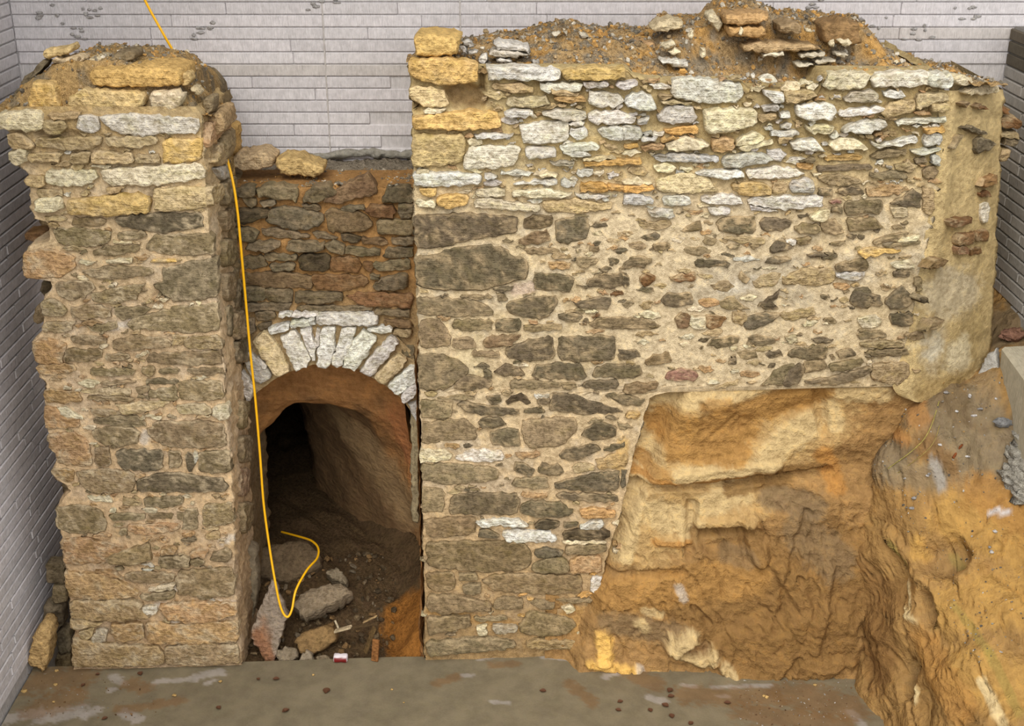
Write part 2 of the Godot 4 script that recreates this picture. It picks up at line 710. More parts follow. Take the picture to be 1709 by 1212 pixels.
	for k in range(-24, 1):
		var yb := y0 + k * COURSE
		var zz := BACKZ
		while zz < 0.9:
			var l := rng.randf_range(0.3, 0.5)
			var z1 := minf(zz + l, 0.9)
			if z1 - zz > 0.05:
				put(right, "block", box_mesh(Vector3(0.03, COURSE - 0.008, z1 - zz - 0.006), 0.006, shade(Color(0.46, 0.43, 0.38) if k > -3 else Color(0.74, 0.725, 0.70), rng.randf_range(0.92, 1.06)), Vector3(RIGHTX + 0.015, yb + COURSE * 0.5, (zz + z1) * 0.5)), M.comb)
			zz = z1


# ------------------------------------------------------------------ small builders

func tube(pts: Array, r: float, c: Color, sides := 8, rnd := 0.0) -> ArrayMesh:
	var cur := Curve3D.new()
	for i in pts.size():
		var pv: Vector3 = pts[maxi(i - 1, 0)]
		var nx: Vector3 = pts[mini(i + 1, pts.size() - 1)]
		var t := (nx - pv) / 6.0
		cur.add_point(pts[i], -t, t)
	cur.bake_interval = maxf(r * 1.6, 0.012)
	var b := cur.get_baked_points()
	var v := PackedVector3Array()
	var col := PackedColorArray()
	var idx := PackedInt32Array()
	for i in b.size():
		var t := (b[mini(i + 1, b.size() - 1)] - b[maxi(i - 1, 0)]).normalized()
		var u := t.cross(Vector3(0.31, 0.2, 0.93)).normalized()
		var w := t.cross(u)
		for k in sides:
			var a := TAU * k / sides
			var p := b[i] + (u * cos(a) + w * sin(a)) * r
			if rnd > 0.0:
				p += (u * cos(a) + w * sin(a)) * rnd * (ns(p, 9.0) + 0.5 * ns(p, 30.0))
			v.append(p)
			col.append(lin(c))
	for i in b.size() - 1:
		for k in sides:
			var a := i * sides + k
			var d := i * sides + (k + 1) % sides
			idx.append_array([a, d, a + sides, d, d + sides, a + sides])
	for e in [0, b.size() - 1]:
		v.append(b[e])
		col.append(lin(c))
		for k in sides:
			var a: int = e * sides + k
			var d: int = e * sides + (k + 1) % sides
			if e == 0:
				idx.append_array([v.size() - 1, d, a])
			else:
				idx.append_array([v.size() - 1, a, d])
	return mesh_of(v, idx, col)


func lump(p: Vector3, r: Vector3, c: Color, detail: int, sd: float) -> ArrayMesh:
	var rings := 3 + detail * 2
	var segs := 6 + detail * 3
	var v := PackedVector3Array()
	var col := PackedColorArray()
	var idx := PackedInt32Array()
	for j in rings + 1:
		var th := PI * j / rings
		for i in segs:
			var ph := TAU * i / segs
			var d := Vector3(sin(th) * cos(ph), cos(th), sin(th) * sin(ph))
			var k := 1.0 + 0.38 * n1(d + Vector3(sd, 0, 0), 1.3) + 0.14 * n1(d + Vector3(0, sd, 0), 3.1)
			v.append(p + d * r * k)
			var g := 1.0 + 0.14 * n1(d + Vector3(0, 0, sd), 2.5)
			col.append(shade(lin(c), g))
	for j in rings:
		for i in segs:
			var a := j * segs + i
			var b := j * segs + (i + 1) % segs
			idx.append_array([a, b, a + segs, b, b + segs, a + segs])
	return mesh_of(v, idx, col)


# a loose stone: outline measured on a plane, extruded back by depth with broken edges
var rock_paint := []

func rock_mesh(poly: Array, f: Dictionary, depth: float, tone: Color, puff: float, sd: float) -> ArrayMesh:
	var o := outline(poly, 0.018, 0.006)
	var n := o.size()
	var area := 0.0
	var c := Vector2.ZERO
	for i in n:
		area += o[i].cross(o[(i + 1) % n])
		c += o[i]
	c /= n
	if area < 0:
		o.reverse()
	var prof := [[1.0, 0.0], [0.6, puff * 0.9], [0.25, puff * 0.7], [0.07, puff * 0.2], [0.0, -0.12 * depth], [-0.03, -0.5 * depth], [0.02, -0.85 * depth], [0.14, -depth], [0.6, -1.03 * depth], [1.0, -1.03 * depth]]
	prof[0][1] = puff
	var v := PackedVector3Array()
	var col := PackedColorArray()
	var base := lin(tone)
	var js := Vector3(sd, sd * 0.7, 0)
	var sxx := 0.0
	var syy := 0.0
	for w in o:
		sxx = maxf(sxx, absf(w.x - c.x))
		syy = maxf(syy, absf(w.y - c.y))
	for k in prof.size():
		for w in o:
			var s := c
			if sxx > syy:
				s.x += clampf(w.x - c.x, -(sxx - syy) * 0.9, (sxx - syy) * 0.9)
			else:
				s.y += clampf(w.y - c.y, -(syy - sxx) * 0.9, (syy - sxx) * 0.9)
			var u: Vector2 = w.lerp(s, prof[k][0])
			var p: Vector3 = f.o + f.a * u.x + f.b * u.y + f.n * prof[k][1]
			p += Vector3(n1(p + js, 22.0), n1(p + js, 25.0), n1(p - js, 21.0)) * 0.005 + f.n * ns(p * Vector3(0.6, 1.6, 0.6) + js, 11.0) * 0.012
			v.append(p)
			var g := 1.0 + 0.2 * ns(p * Vector3(0.5, 1.5, 0.5) + js, 8.0) + 0.08 * n1(p, 50.0)
			col.append(painted(rock_paint, p, Color(base.r * g, base.g * g, base.b * g)))
	var idx := PackedInt32Array()
	for k in range(prof.size() - 1):
		for i in n:
			var a := k * n + i
			var b := k * n + (i + 1) % n
			idx.append_array([a, b, a + n, b, b + n, a + n])
	return mesh_of(v, idx, col)


func px_poly(p: Array) -> Array:
	var poly := []
	for i in range(0, p.size() - 1, 2):
		var w3 := hit(zo.x + p[i] / zs, zo.y + p[i + 1] / zs, fr.o, fr.n)
		poly.append(Vector2((w3 - fr.o).dot(fr.a), (w3 - fr.o).dot(fr.b)))
	return poly


func rock(called: String, label: String, group: String, tone: Color, depth: float, ...p: Array) -> MeshInstance3D:
	var m := rock_mesh(px_poly(p), fr, depth, tone, minf(0.015, depth * 0.12), rng.randf() * 60.0)
	var lum: float = tone.get_luminance()
	var o := put(self, called, m, M.schist if lum < 0.5 else M.lime)
	tag(o, label, "stone", group)
	return o


func plane_z(z: float) -> void:
	fr = frame(Vector3(0, 0, z), Vector3.RIGHT, Vector3.BACK)


# ------------------------------------------------------------------ floor

func floor_y(x: float, _z: float) -> float:
	return clampf(0.034 * (x + 1.9), -0.04, 0.075)


func floor_slab() -> void:
	var list := []
	var white := Color(0.66, 0.63, 0.60)
	var rust := Color(0.50, 0.38, 0.25)
	for s in [[0, 1203, 60, 1190, 12], [70, 1198, 130, 1188, 16], [140, 1195, 160, 1185, 9], [205, 1190, 230, 1200, 9], [190, 1130, 200, 1138, 9], [185, 1152, 192, 1150, 5], [260, 1138, 330, 1132, 6], [330, 1128, 370, 1122, 9], [345, 1140, 358, 1135, 5], [775, 1127, 786, 1128, 5], [800, 1100, 830, 1096, 4], [850, 1095, 930, 1092, 3], [1000, 1110, 1030, 1122, 8], [1010, 1130, 1035, 1120, 6], [1085, 1165, 1110, 1172, 7], [1140, 1143, 1160, 1146, 4], [1190, 1148, 1285, 1145, 5], [1200, 1162, 1215, 1163, 4], [1420, 1190, 1440, 1212, 7], [820, 1172, 850, 1174, 4], [905, 1098, 960, 1104, 3]]:
		stroke(list, fl(s[0], s[1]), fl(s[2], s[3]), s[4] * 0.0044, white, 0.72)
	for s in [[60, 1140, 130, 1130, 30], [120, 1165, 60, 1185, 24], [215, 1140, 240, 1150, 14], [760, 1130, 730, 1140, 9], [950, 1140, 990, 1175, 10], [1050, 1120, 1090, 1140, 18], [1150, 1160, 1290, 1165, 22], [1330, 1160, 1410, 1180, 34], [1250, 1190, 1400, 1212, 24], [820, 1110, 860, 1108, 8], [200, 1185, 300, 1170, 10]]:
		stroke(list, fl(s[0], s[1]), fl(s[2], s[3]), s[4] * 0.0044, rust, 0.6)
	var base := lin(Color(0.50, 0.46, 0.375))
	var w := 330
	var h := 125
	var v := PackedVector3Array()
	var col := PackedColorArray()
	for j in h:
		for i in w:
			var x := lerpf(LEFTX, 2.9, float(i) / (w - 1))
			var z := lerpf(1.6, -0.04, float(j) / (h - 1))
			var p := Vector3(x, 0, z)
			p.y = floor_y(x, z) + ns(p, 1.5) * 0.006
			v.append(p)
			var g := 1.0 + 0.10 * ns(p, 1.6)
			var c := Color(base.r * g, base.g * g, base.b * g)
			var wob := 0.55 * ns(p, 12.0) + 0.3 * n1(p, 70.0)
			for k in list:
				var wt := weight(k, Vector3(x, floor_y(x, z), z), wob)
				if wt > 0.0:
					c = c.lerp(k.c, wt * k.s)
			col.append(c)
	# front edge and apron
	var o := put(self, "floor", mesh_of(v, grid_index(w, h), col), M.slab)
	tag(o, "grey screeded concrete slab with white and rust stains before the ruin", "", "", "structure")
	put(o, "slab_body", box_mesh(Vector3(6.2, 0.3, 6.5), 0.01, Color(0.60, 0.56, 0.48), Vector3(0, -0.225, 3.22)), M.slab)


func fl(x: float, y: float) -> Vector3:
	var p := hit(x, y, Vector3.ZERO, Vector3.UP)
	for i in 3:
		p = hit(x, y, Vector3(0, floor_y(p.x, p.z), 0), Vector3.UP)
	return p


# ------------------------------------------------------------------ bedrock under the long wall

func rock_face() -> void:
	var list := []
	var cream := Color(0.82, 0.71, 0.51)
	var ochre := Color(0.69, 0.52, 0.295)
	var orange := Color(0.74, 0.53, 0.28)
	var brown := Color(0.55, 0.415, 0.245)
	var dusk := Color(0.53, 0.44, 0.32)
	var yellow := Color(0.93, 0.74, 0.41)
	var px := 1.0 / 292.0
	var bs := func(c: Color, r: float, s: float, amp: float, x0: float, y0: float, x1: float, y1: float) -> void:
		stroke(list, at(x0, y0, 0.05), at(x1, y1, 0.05), r * px, c, s, amp)
	# broad zones first
	bs.call(Color(0.76, 0.625, 0.415), 95.0, 0.9, 0.0, 1070, 880, 1100, 690)
	bs.call(Color(0.76, 0.625, 0.415), 80.0, 0.9, 0.0, 1200, 840, 1360, 700)
	bs.call(brown, 110.0, 0.85, 0.0, 1180, 1010, 1390, 960)
	bs.call(brown, 70.0, 0.85, 0.06, 1250, 1080, 1370, 1050)
	bs.call(ochre, 40.0, 0.8, 0.0, 1010, 990, 1250, 960)
	bs.call(cream, 40.0, 0.9, 0.0, 1070, 690, 1070, 800)
	bs.call(cream, 24.0, 0.9, 0.0, 1095, 672, 1270, 655)
	bs.call(cream, 30.0, 0.9, 0.0, 1050, 850, 1150, 880)
	bs.call(cream, 26.0, 0.85, 0.0, 1040, 920, 1050, 840)
	bs.call(cream, 26.0, 0.85, 0.0, 1180, 850, 1240, 830)
	bs.call(cream, 22.0, 0.95, 0.02, 1140, 798, 1280, 786)
	bs.call(cream, 30.0, 0.95, 0.02, 1290, 770, 1350, 725)
	bs.call(cream, 20.0, 0.9, 0.01, 1400, 662, 1480, 668)
	bs.call(cream, 16.0, 0.9, 0.0, 1395, 690, 1400, 720)
	bs.call(ochre, 34.0, 0.95, -0.01, 1115, 725, 1240, 735)
	bs.call(ochre, 30.0, 0.95, -0.015, 1200, 715, 1370, 668)
	bs.call(ochre, 22.0, 0.95, 0.0, 1130, 760, 1240, 768)
	bs.call(ochre, 16.0, 0.8, 0.0, 1060, 700, 1120, 740)
	bs.call(ochre, 14.0, 0.8, 0.0, 1070, 780, 1110, 800)
	bs.call(ochre, 12.0, 0.7, 0.0, 1180, 682, 1215, 680)
	bs.call(orange, 9.0, 0.8, 0.0, 1075, 690, 1068, 715)
	bs.call(orange, 8.0, 0.8, 0.0, 1052, 800, 1120, 810)
	bs.call(orange, 7.0, 0.7, 0.01, 1130, 812, 1250, 805)
	bs.call(orange, 18.0, 0.8, 0.0, 1380, 770, 1400, 820)
	bs.call(orange, 8.0, 0.7, 0.0, 1095, 907, 1150, 908)
	bs.call(dusk, 24.0, 0.8, -0.02, 1290, 835, 1360, 850)
	bs.call(dusk, 40.0, 0.7, 0.0, 1340, 890, 1390, 930)
	bs.call(dusk, 18.0, 0.6, 0.0, 1215, 930, 1250, 935)
	bs.call(dusk, 26.0, 0.7, 0.0, 1020, 1030, 1130, 1050)
	bs.call(brown, 13.0, 0.85, 0.0, 1220, 830, 1320, 810)
	bs.call(brown, 14.0, 0.8, -0.02, 1165, 895, 1250, 890)
	bs.call(brown, 9.0, 0.9, 0.0, 1265, 800, 1380, 792)
	# ledges, cracks and blocks
	var none := Color.BLACK
	bs.call(none, 12.0, 0.0, 0.035, 1050, 806, 1300, 788)
	bs.call(none, 7.0, 0.0, -0.045, 1045, 822, 1220, 818)
	bs.call(none, 7.0, 0.0, -0.045, 1220, 818, 1390, 800)
	bs.call(none, 9.0, 0.0, -0.035, 1158, 850, 1150, 925)
	bs.call(none, 26.0, 0.0, -0.05, 1190, 905, 1255, 900)
	bs.call(none, 16.0, 0.0, 0.05, 1255, 870, 1268, 930)
	bs.call(none, 10.0, 0.0, 0.03, 1170, 880, 1250, 872)
	bs.call(none, 8.0, 0.0, 0.03, 1100, 905, 1150, 905)
	bs.call(none, 8.0, 0.0, -0.03, 1010, 960, 1140, 952)
	bs.call(none, 10.0, 0.0, -0.03, 1373, 660, 1380, 730)
	bs.call(none, 14.0, 0.0, 0.03, 1300, 940, 1340, 1000)
	bs.call(none, 10.0, 0.0, -0.03, 1330, 960, 1290, 1030)
	bs.call(none, 7.0, 0.0, -0.03, 1350, 860, 1300, 990)
	bs.call(none, 10.0, 0.0, 0.03, 1380, 940, 1350, 1060)
	bs.call(none, 6.0, 0.0, -0.035, 1295, 1110, 1325, 1075)
	bs.call(none, 6.0, 0.0, -0.03, 1155, 1005, 1180, 1028)
	bs.call(none, 5.0, 0.0, -0.02, 1105, 1000, 1112, 1028)
	bs.call(none, 4.0, 0.0, -0.015, 1175, 680, 1178, 715)
	bs.call(none, 3.0, 0.0, -0.012, 1190, 740, 1235, 700)
	bs.call(none, 3.0, 0.0, -0.012, 1238, 705, 1243, 735)
	# pale crusts near the floor
	bs.call(yellow, 16.0, 0.95, 0.03, 1005, 1052, 1008, 1085)
	bs.call(yellow, 10.0, 0.95, 0.03, 985, 1092, 1060, 1104)
	bs.call(cream, 9.0, 0.8, 0.0, 1075, 1010, 1100, 1018)
	bs.call(cream, 11.0, 0.8, 0.01, 1065, 1030, 1075, 1040)
	bs.call(cream, 26.0, 0.95, 0.05, 1130, 1060, 1172, 1078)
	bs.call(cream, 14.0, 0.95, 0.04, 1120, 1070, 1150, 1045)
	bs.call(cream, 13.0, 0.85, 0.02, 1205, 1092, 1218, 1110)
	bs.call(Color(0.55, 0.42, 0.27), 13.0, 0.95, -0.06, 1150, 1070, 1172, 1066)
	bs.call(yellow, 10.0, 0.7, 0.0, 1090, 1112, 1130, 1118)
	bs.call(Color(0.8, 0.76, 0.7), 8.0, 0.6, 0.0, 1130, 975, 1140, 992)
	bs.call(Color(0.8, 0.76, 0.7), 8.0, 0.6, 0.0, 1065, 1100, 1070, 1112)
	var edge := [[0.0, 985.0], [940.0, 1012.0], [860.0, 1036.0], [780.0, 1054.0], [700.0, 1072.0], [655.0, 1090.0]]
	var base := lin(Color(0.64, 0.495, 0.31))
	var w := 190
	var h := 180
	var v := PackedVector3Array()
	var col := PackedColorArray()
	for j in h:
		for i in w:
			var X := lerpf(0.2, 2.42, float(i) / (w - 1))
			var yy := lerpf(-0.08, 2.0, float(j) / (h - 1))
			var p := Vector3(X, yy, 0)
			var q0 := Vector3(X, yy, 0.05)
			var z := 0.16 * clampf(1.0 - yy / 1.3, 0.0, 1.0)
			z += 0.05 * smoothstep(1.2, 1.7, X) * clampf(1.3 - yy, 0, 1)
			z += -0.05 * smoothstep(1.15, 1.7, X) * smoothstep(1.0, 1.5, yy)
			z += n1(p * Vector3(0.8, 1.2, 1), 2.0) * 0.03 + ns(p * Vector3(0.7, 1.4, 1), 6.0) * 0.014 + n1(p, 28.0) * 0.0035
			var rid := 1.0 - absf(n1(p * Vector3(1.4, 0.5, 1) + Vector3(0, X * 0.5, 3), 6.0))
			z -= 0.02 * smoothstep(0.86, 1.0, rid) * smoothstep(1.55, 0.9, yy)
			z += relief(list, q0)
			# tucked behind the masonry on the left
			var edge_x := 0.98 - (1.87 - yy) * 0.335
			if yy < 0.55:
				edge_x = minf(edge_x, 0.52)
			z -= 0.12 * smoothstep(edge_x + 0.03, edge_x - 0.06, X)
			z -= 0.10 * smoothstep(1.86, 1.98, yy)
			v.append(Vector3(X, yy, z))
			var g := 1.0 + 0.18 * ns(p * Vector3(0.5, 1.5, 1), 4.5) + 0.09 * n1(p * Vector3(0.3, 1, 1), 40.0)
			col.append(painted(list, q0, Color(base.r * g, base.g * g, base.b * g)))
	var o := put(self, "rock_face", mesh_of(v, grid_index(w, h), col), M.rock)
	tag(o, "ochre and cream sandstone bedrock with ledges below the long stone wall", "", "", "structure")


# ------------------------------------------------------------------ sloping earth and rock on the right

func earth_bank() -> void:
	var sl := [
		[-1.2, 2.30, 1.7, 2.32, 1.75, 2.34, 1.80, 2.4, 1.85, 2.5, 1.95, 2.7, 2.1, 3.0, 2.25],
		[-0.35, 2.05, 0.0, 2.08, 0.6, 2.10, 1.2, 2.2, 1.70, 2.4, 1.86, 2.7, 1.98, 3.0, 2.14],
		[-0.05, 1.99, 0.0, 2.02, 0.55, 2.05, 1.05, 2.10, 1.45, 2.28, 1.80, 2.6, 1.88, 3.0, 1.98],
		[0.15, 2.00, 0.0, 2.05, 0.5, 2.08, 0.95, 2.12, 1.28, 2.30, 1.62, 2.62, 1.70, 3.0, 1.78],
		[0.40, 2.05, 0.0, 2.12, 0.45, 2.17, 0.82, 2.24, 1.10, 2.42, 1.34, 2.68, 1.43, 3.0, 1.50],
		[0.80, 2.09, 0.0, 2.18, 0.40, 2.26, 0.75, 2.38, 0.95, 2.55, 1.06, 2.75, 1.13, 3.0, 1.20],
		[1.50, 2.08, 0.0, 2.18, 0.28, 2.28, 0.50, 2.40, 0.64, 2.56, 0.76, 2.78, 0.86, 3.0, 0.92],
		[2.40, 2.08, 0.0, 2.2, 0.20, 2.3, 0.34, 2.42, 0.46, 2.6, 0.55, 2.8, 0.62, 3.0, 0.66],
	]
	var nu := 150
	var nw := 170
	var net := []
	for j in nw:
		var z := lerpf(-1.2, 2.4, pow(float(j) / (nw - 1), 0.9))
		var k := 0
		while k < sl.size() - 2 and sl[k + 1][0] < z:
			k += 1
		var t: float = clampf((z - sl[k][0]) / (sl[k + 1][0] - sl[k][0]), 0, 1)
		var k0 := maxi(k - 1, 0)
		var k3 := mini(k + 2, sl.size() - 1)
		var cur := Curve2D.new()
		var prof := []
		for m in 7:
			var x: float = cubic_interpolate(sl[k][1 + m * 2], sl[k + 1][1 + m * 2], sl[k0][1 + m * 2], sl[k3][1 + m * 2], t)
			var y: float = cubic_interpolate(sl[k][2 + m * 2], sl[k + 1][2 + m * 2], sl[k0][2 + m * 2], sl[k3][2 + m * 2], t)
			prof.append(Vector2(x, y))
		for m in 7:
			var d: Vector2 = (prof[mini(m + 1, 6)] - prof[maxi(m - 1, 0)]) / 6.0
			cur.add_point(prof[m], -d, d)
		var l := cur.get_baked_length()
		for i in nu:
			var p2 := cur.sample_baked(l * i / (nu - 1), true)
			net.append(Vector3(p2.x, p2.y - 0.03, z))
	# pins: the net vertex that a measured position falls on
	var pin := func(x: float, y: float) -> Vector3:
		var best := 1e9
		var hitp := Vector3.ZERO
		for p in net:
			var d: Vector3 = p - CAM
			var depth := d.dot(FWD)
			var u := 854.5 + F * d.x / depth
			var vv := 606.0 - F * d.dot(UPV) / depth
			var e := absf(u - x) + absf(vv - y)
			if e < best:
				best = e
				hitp = p
		return hitp
	var list := []
	var px := 1.0 / 300.0
	var bs := func(c: Color, r: float, s: float, amp: float, x0: float, y0: float, x1: float, y1: float) -> void:
		stroke(list, (pin as Callable).call(x0, y0), (pin as Callable).call(x1, y1), r * px, c, s, amp)
	var dust := Color(0.56, 0.49, 0.38)
	var dirt := Color(0.48, 0.41, 0.31)
	var ochre := Color(0.69, 0.51, 0.28)
	var gold := Color(0.75, 0.585, 0.325)
	var brown := Color(0.55, 0.41, 0.245)
	var orange := Color(0.69, 0.495, 0.28)
	var green := Color(0.58, 0.53, 0.28)
	var pale := Color(0.88, 0.78, 0.58)
	bs.call(dirt, 70.0, 0.95, 0.0, 1570, 670, 1660, 750)
	bs.call(dust, 40.0, 0.6, 0.0, 1560, 720, 1640, 800)
	bs.call(dust, 50.0, 0.9, 0.0, 1600, 760, 1670, 760)
	bs.call(dirt, 60.0, 0.9, 0.0, 1655, 560, 1705, 530)
	bs.call(dirt, 34.0, 0.85, 0.0, 1440, 700, 1500, 760)
	bs.call(dust, 45.0, 0.7, 0.0, 1440, 720, 1480, 770)
	bs.call(brown, 24.0, 0.8, 0.0, 1400, 740, 1420, 770)
	bs.call(orange, 20.0, 0.7, 0.0, 1525, 665, 1535, 700)
	bs.call(brown, 22.0, 0.7, 0.0, 1545, 740, 1580, 780)
	bs.call(dust, 30.0, 0.6, 0.0, 1640, 640, 1650, 690)
	bs.call(orange, 12.0, 0.8, 0.0, 1495, 725, 1510, 735)
	bs.call(dust, 26.0, 0.75, 0.0, 1500, 790, 1560, 800)
	bs.call(gold, 50.0, 0.8, 0.0, 1600, 870, 1690, 900)
	bs.call(ochre, 40.0, 0.8, 0.0, 1640, 820, 1700, 860)
	bs.call(brown, 60.0, 0.85, 0.0, 1430, 930, 1460, 1090)
	bs.call(brown, 40.0, 0.7, 0.0, 1480, 1000, 1470, 1130)
	bs.call(gold, 55.0, 0.75, 0.0, 1600, 1020, 1690, 1000)
	bs.call(gold, 50.0, 0.75, 0.0, 1600, 1120, 1690, 1150)
	bs.call(ochre, 35.0, 0.8, 0.0, 1540, 1080, 1600, 1180)
	bs.call(green, 7.0, 0.45, 0.0, 1595, 1010, 1650, 1090)
	bs.call(green, 8.0, 0.45, 0.0, 1650, 1090, 1700, 1190)
	bs.call(green, 6.0, 0.6, 0.0, 1490, 905, 1515, 950)
	bs.call(green, 12.0, 0.5, 0.0, 1575, 930, 1590, 940)
	bs.call(pale, 10.0, 0.9, 0.0, 1640, 1140, 1668, 1208)
	bs.call(pale, 5.0, 0.95, 0.015, 1509, 975, 1522, 1008)
	bs.call(pale, 7.0, 0.95, 0.015, 1512, 1018, 1532, 1034)
	bs.call(pale, 4.0, 0.9, 0.01, 1525, 1150, 1522, 1170)
	bs.call(gold, 12.0, 0.9, 0.0, 1530, 900, 1532, 925)
	bs.call(Color(0.85, 0.84, 0.84), 5.0, 0.8, 0.0, 1655, 857, 1680, 856)
	bs.call(Color(0.68, 0.66, 0.62), 10.0, 0.7, 0.0, 1560, 775, 1575, 815)
	# hollows
	bs.call(dirt, 30.0, 0.2, -0.10, 1560, 935, 1585, 925)
	bs.call(dirt, 18.0, 0.2, -0.09, 1545, 1005, 1550, 1030)
	bs.call(dirt, 18.0, 0.35, -0.10, 1512, 1120, 1512, 1150)
	bs.call(dirt, 10.0, 0.0, -0.05, 1440, 850, 1430, 900)
	bs.call(dirt, 14.0, 0.0, 0.04, 1480, 890, 1540, 960)
	bs.call(dirt, 12.0, 0.0, 0.04, 1600, 960, 1660, 910)
	var v := PackedVector3Array()
	var col := PackedColorArray()
	var base := lin(Color(0.655, 0.51, 0.31))
	for j in nw:
		for i in nu:
			var p: Vector3 = net[j * nu + i]
			var du: Vector3 = net[j * nu + mini(i + 1, nu - 1)] - net[j * nu + maxi(i - 1, 0)]
			var dv: Vector3 = net[mini(j + 1, nw - 1) * nu + i] - net[maxi(j - 1, 0) * nu + i]
			var nn := dv.cross(du).normalized()
			if nn.y < 0 and nn.x > 0:
				nn = -nn
			var fine := smoothstep(0.0, 0.2, float(i) / nu)
			var hgt := n1(p, 2.4) * 0.05 + ns(p * Vector3(1.4, 1, 0.8), 6.0) * 0.016 + n1(p, 30.0) * 0.004 * fine
			var rid := 1.0 - absf(n1(p + Vector3(2, 0, 0), 3.4))
			hgt -= 0.03 * smoothstep(0.88, 1.0, rid)
			hgt += relief(list, p)
			v.append(p + nn * hgt)
			var g := 1.0 + 0.17 * ns(p * Vector3(1, 1.3, 0.6), 4.0) + 0.07 * n1(p, 34.0)
			col.append(painted(list, p, Color(base.r * g, base.g * g, base.b * g)))
	var o := put(self, "earth_bank", mesh_of(v, grid_index(nu, nw, true), col), M.rock)
	tag(o, "golden brown earth and soft rock bank with hollows along the right side", "", "", "structure")
	# gravel strewn on it
	gravel("gravel", "fine grey and white gravel strewn on the earth bank at right", 700, func() -> Transform3D:
		var jj := int(rng.randf_range(0.22, 0.6) * nw)
		var ii := int(rng.randf_range(0.55, 0.98) * nu)
		return Transform3D(Basis(), v[jj * nu + ii]), [Color(0.6, 0.57, 0.5), Color(0.5, 0.46, 0.4), Color(0.78, 0.76, 0.72), Color(0.68, 0.55, 0.36), Color(0.45, 0.42, 0.38)], 0.002, 0.008)
	var onbank := func(x: float, y: float) -> Vector3:
		var best := 1e9
		var hitp := Vector3.ZERO
		for p in v:
			var d: Vector3 = p - CAM
			var depth := d.dot(FWD)
			var e := absf(854.5 + F * d.x / depth - x) + absf(606.0 - F * d.dot(UPV) / depth - y)
			if e < best:
				best = e
				hitp = p
		return hitp
	var i := 0
	for s in [[1581, 658, 8, 5], [1622, 664, 6, 6], [1660, 667, 5, 4], [1634, 688, 9, 4], [1628, 694, 10, 4], [1596, 691, 5, 4], [1551, 793, 6, 4], [1546, 793, 5, 3], [1614, 762, 8, 4], [1526, 831, 7, 5], [1571, 745, 6, 4], [1358, 817, 7, 4], [1388, 820, 5, 4], [1386, 809, 4, 3], [1405, 835, 6, 4], [1520, 846, 8, 4], [1660, 888, 6, 5], [1655, 920, 6, 6], [1650, 912, 5, 4]]:
		var p: Vector3 = onbank.call(s[0], s[1])
		var m := put(self, "stone_chip", lump(p + Vector3(0, 0.004, 0), Vector3(s[2] * px * 0.6, s[3] * px * 0.5, s[3] * px * 0.7), Color(0.82, 0.80, 0.78) if i % 3 else Color(0.62, 0.6, 0.58), 1, i * 3.7), M.lime)
		tag(m, tell("stone_chip", "small pale chip"), "chip", "pale chips on the earth bank")
		i += 1
	var big: Vector3 = onbank.call(1674, 709)
	tag(put(self, "grey_stone", lump(big + Vector3(0, 0.01, 0), Vector3(0.05, 0.025, 0.03), Color(0.52, 0.52, 0.52), 2, 5.0), M.schist), "flat blue grey stone on the dirt at the foot of the kerb", "stone")
	# dry grass stalks bent over the dirt
	var ga: Vector3 = onbank.call(1478, 785)
	var gb: Vector3 = onbank.call(1535, 740)
	var gc: Vector3 = onbank.call(1566, 676)
	tag(put(self, "grass_stalk", tube([ga + Vector3(0, 0.01, 0), gb + Vector3(0, 0.05, 0.03), gc + Vector3(0, 0.02, 0)], 0.0028, Color(0.70, 0.65, 0.36), 5), M.lime), "long dry grass stalk lying across the dirt below the rendered corner", "grass", "grass stalks on the bank")
	ga = onbank.call(1475, 810)
	gb = onbank.call(1545, 760)
	gc = onbank.call(1568, 712)
	tag(put(self, "grass_stalk", tube([ga + Vector3(0, 0.01, 0), gb + Vector3(0, 0.04, 0.02), gc + Vector3(0, 0.02, 0)], 0.0022, Color(0.66, 0.58, 0.34), 5), M.lime), "shorter thin dry grass stalk lower on the dirt slope", "grass", "grass stalks on the bank")
	ga = onbank.call(1590, 765)
	gb = onbank.call(1606, 748)
	tag(put(self, "twig", tube([ga + Vector3(0, 0.012, 0), (ga + gb) * 0.5 + Vector3(0, 0.02, 0), gb + Vector3(0, 0.015, 0)], 0.007, Color(0.52, 0.30, 0.18), 6, 0.004), M.schist), "short reddish brown twig on the earth bank", "twig")
	# kerb of concrete under the right wall, and spilled concrete before it
	var kb := thing("concrete_kerb", "pale concrete footing block with board-marked side under the right wall", "kerb", "")
	put(kb, "footing", slanted_kerb(), M.comb)
	fr = frame(Vector3(2.70, 0, -0.1), Vector3(0.75, 0, -0.66), Vector3(0.66, 0.0, 0.75) * Vector3(-1, 1, 1))
	fr = frame(at(1665, 620, -0.12), Vector3(0.8, 0, 0.6), Vector3(-0.6, 0.05, 0.8))
	zone(1340, 560, 4.04)
	put(kb, "end_panel", rock_mesh(px_poly([1168, 285, 1245, 130, 1300, 90, 1325, 370, 1220, 380]), fr, 0.06, Color(0.74, 0.72, 0.68), 0.004, 4.0), M.mortar)
	var sp := thing("spilled_concrete", "rough grey spilled concrete along the right edge below the kerb", "concrete", "")
	for s in [[1705, 770, 0.10, 0.07], [1692, 800, 0.09, 0.06], [1708, 825, 0.08, 0.06], [1708, 735, 0.08, 0.06], [1700, 748, 0.07, 0.05], [1698, 790, 0.10, 0.06]]:
		var p: Vector3 = onbank.call(s[0], s[1])
		put(sp, "lump", lump(p + Vector3(0.02, 0.0, 0), Vector3(s[2], s[3], 0.12), Color(0.72, 0.70, 0.65), 5, s[0]), M.dirt)
	var rs: Vector3 = onbank.call(1689, 566)
	rs.y += 0.015
